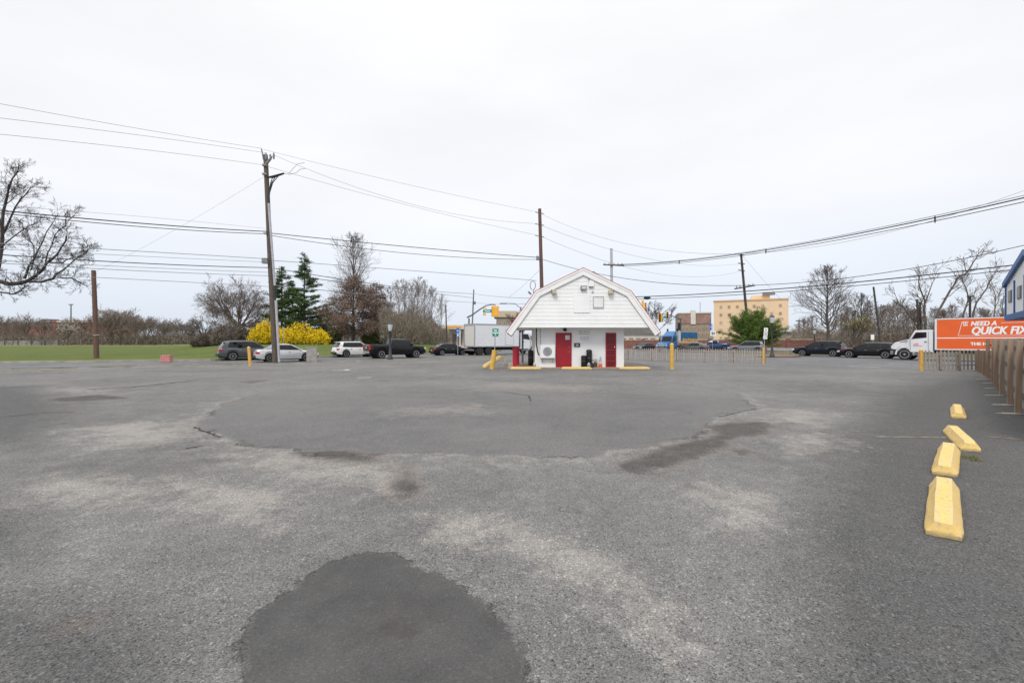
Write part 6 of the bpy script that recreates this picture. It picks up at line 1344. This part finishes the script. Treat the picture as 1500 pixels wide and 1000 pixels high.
limbed('leaning bare tree with a long diagonal trunk above the orange truck cab', 70, [([(1362, 515), (1368, 480), (1375, 455), (1392, 425), (1402, 408), (1415, 400), (1425, 385), (1432, 373), (1440, 364)], .27, .04), ([(1415, 398), (1412, 385), (1411, 375)], .08, .02), ([(1428, 380), (1440, 376), (1450, 370)], .07, .02), ([(1380, 438), (1400, 425), (1412, 412)], .08, .02)], 111, M['bark'], twl=1.5)
limbed('upright forked bare tree left of the leaning tree', 72, [([(1356, 515), (1356, 470), (1355, 440), (1347, 420), (1346, 405)], .28, .04), ([(1355, 445), (1362, 425), (1368, 410), (1372, 398)], .12, .02), ([(1356, 460), (1349, 440), (1342, 430)], .10, .02)], 112, M['bark'], twl=2.0)
limbed('bare tree with broken stumps left of the forked tree', 74, [([(1345, 515), (1345, 470), (1343, 438)], .3, .16), ([(1349, 515), (1349, 470), (1348, 442)], .25, .14), ([(1344, 480), (1330, 460), (1318, 445), (1310, 428)], .14, .03)], 113, M['bark'], twl=1.8)
limbed('v shaped bare tree over the middle of the orange truck', 76, [([(1405, 515), (1410, 465), (1418, 440), (1414, 420), (1408, 402)], .22, .04), ([(1425, 515), (1425, 460), (1440, 430), (1450, 412), (1462, 395)], .22, .03), ([(1412, 455), (1424, 440), (1430, 425)], .1, .02)], 114, M['bark'], twl=2.0)
limbed('thin bare tree beside the blue and white building', 78, [([(1456, 515), (1456, 465), (1458, 440), (1456, 425)], .16, .03), ([(1457, 455), (1463, 440), (1466, 425)], .1, .02), ([(1468, 515), (1468, 460), (1470, 430)], .14, .03)], 115, M['barkred'], twl=2.0)
# repeated trees in the far rows: a few grown shapes, copied
def copies(protos, spots, label, group, name='bare_tree'):
    for i, (px, d, s) in enumerate(spots):
        o = copy_tree(protos[i % len(protos)]) if i >= len(protos) else protos[i]
        if not isinstance(px, (int, float)): continue
        o.location = gz(px, d); o.rotation_euler = (0, 0, i * 1.7); o.scale = (s * random.uniform(.9, 1.15),) * 2 + (s,); tag(o, label, 'tree', group)
random.seed(77)
pr = []
for k in range(3): pr.append(tree_obj('bare_tree', '', (0, 0, 0), round_tree(120 + k, 11.0, .24, 9, 2, .036, .22, .85, .55, .08, 6), M['barkfar']))
copies(pr, [(px, 172 + 14 * math.sin(px), s * 1.15) for px, s in ((-22, .9), (3, .95), (18, .7), (38, .95), (60, .8), (150, 1.0), (163, 1.1), (176, 1.15), (190, 1.05), (200, .9), (217, .85), (228, .9), (240, .85), (252, .75), (264, .8), (278, .8), (118, .8), (92, .75))], 'bare grey tree in the far row along the ball field', 'bare trees beyond the ball field')
pr = []
for k in range(3): pr.append(tree_obj('bare_tree', '', (0, 0, 0), leader_tree(140 + k, 10.5, .10, .2, .5, .42, 16, 2, .014, .16, 4), M['barkfar'] if k else M['barkred']))
copies(pr, [(px, d, s) for px, d, s in ((572, 88, .95), (584, 84, 1.02), (593, 90, 1.1), (603, 82, .95), (612, 88, 1.12), (622, 82, 1.0), (633, 86, .95), (646, 78, .75))], 'bare slim tree in the clump between pickup and box truck', 'slim bare trees behind the pickup')
pr = []
for k in range(3): pr.append(tree_obj('bare_tree', '', (0, 0, 0), leader_tree(150 + k, 7.6, .11, .2, .75, .44, 20, 2, .015, .1, 5), M['barkfar'] if k != 1 else M['barkred']))
copies(pr, [(px, d, s) for px, d, s in ((1240, 90, 1), (1252, 84, .9), (1275, 88, 1.05), (1290, 80, .95), (1302, 92, 1.1), (1315, 84, 1.1), (1328, 90, 1.0), (1338, 82, .9), (1370, 90, 1.0), (1384, 84, .9), (1395, 92, 1.1), (1436, 90, 1.0), (1448, 96, 1.0), (1476, 88, 1.0), (1490, 94, 1.1), (1510, 90, 1.2), (1178, 100, .8), (1190, 96, .85), (1232, 96, .9))], 'bare tree in the thicket beyond the right road', 'bare trees beyond the right road')
T = round_tree(160, 7.5, .16, 7, 2, .03, .3, .8, .5, .05, 5); lf = MB()
for p in T.tips[::3]: leaf_quads(lf, T.rng, p, 4, .14, .2, .07)
tree_obj('white_blossom_tree', 'small white blossoming tree at the far edge of the field', gz(99, 150), T, M['bark'], None, lf, M['blossom'])
T = round_tree(161, 5.6, .12, 7, 2, .022, .25, .75, .55, .08, 5); lf = MB()
for p in T.tips[::4]: leaf_quads(lf, T.rng, p, 3, .12, .2, .06)
tree_obj('budding_tree', 'young tree with yellow green buds right of the black suv', gz(1255, 72), T, M['bark'], None, lf, M['budgreen'])
T = round_tree(162, 13, .2, 7, 2, .05, .3, .75, .5, .05, 5); tree_obj('bare_tree', 'distant bare tree behind the right roof slope of the kiosk', gz(952, 130), T, M['bark'])
T = round_tree(163, 9, .2, 7, 2, .05, .3, .75, .5, .05, 5); lf = MB()
for p in T.tips[::4]: leaf_quads(lf, T.rng, p, 2, .15, .22, .08)
tree_obj('red_budding_tree', 'distant red budding tree behind the left roof slope of the kiosk', gz(761, 115), T, M['bark'], None, lf, leafmat('red_buds', (.25, .06, .05), (.40, .12, .10)))
# woodland understorey: uncountable brush
def brush(name, m, px0, px1, d0, d1, hf, n, L_, wd, seed, stem=.3):
    rn = random.Random(seed); mb = MB()
    for _ in range(n):
        px = rn.uniform(px0, px1); d = rn.uniform(d0, d1); x, y, z = gz(px, d); hm = hf(px) * (.75 + .5 * noise.noise(Vector((x * .12, y * .12, seed)))); hh = hm * rn.random() ** .8
        p = Vector((x, y, z + hh)); v = Vector((rn.gauss(0, .55), rn.gauss(0, .55), abs(rn.gauss(.8, .5)))).normalized() * L_ * rn.uniform(.5, 1.3); s = v.cross(Vector((rn.gauss(0, 1), rn.gauss(0, 1), rn.gauss(0, .3)))).normalized() * wd * rn.uniform(.5, 1.3)
        mb.add([p - s, p + s, p + v], [(0, 1, 2)])
    o = mb.build(name, m, fix=False); tag(o, None, None, None, 'stuff'); return o
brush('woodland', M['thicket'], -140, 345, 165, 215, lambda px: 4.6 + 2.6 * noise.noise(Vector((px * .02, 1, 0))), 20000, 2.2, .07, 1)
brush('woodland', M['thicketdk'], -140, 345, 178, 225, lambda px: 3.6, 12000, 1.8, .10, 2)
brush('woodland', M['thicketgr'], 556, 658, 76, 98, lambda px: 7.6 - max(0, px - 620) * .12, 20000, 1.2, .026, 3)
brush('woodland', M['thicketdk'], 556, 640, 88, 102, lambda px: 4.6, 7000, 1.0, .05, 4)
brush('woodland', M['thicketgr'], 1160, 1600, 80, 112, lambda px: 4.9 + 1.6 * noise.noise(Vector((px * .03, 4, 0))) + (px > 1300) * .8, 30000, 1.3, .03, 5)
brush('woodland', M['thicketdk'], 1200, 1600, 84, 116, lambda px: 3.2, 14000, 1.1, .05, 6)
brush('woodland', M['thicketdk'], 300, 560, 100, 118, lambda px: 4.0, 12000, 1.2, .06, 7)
brush('woodland', M['thicketgr'], 690, 1160, 215, 260, lambda px: 5.0, 9000, 2.6, .12, 8)
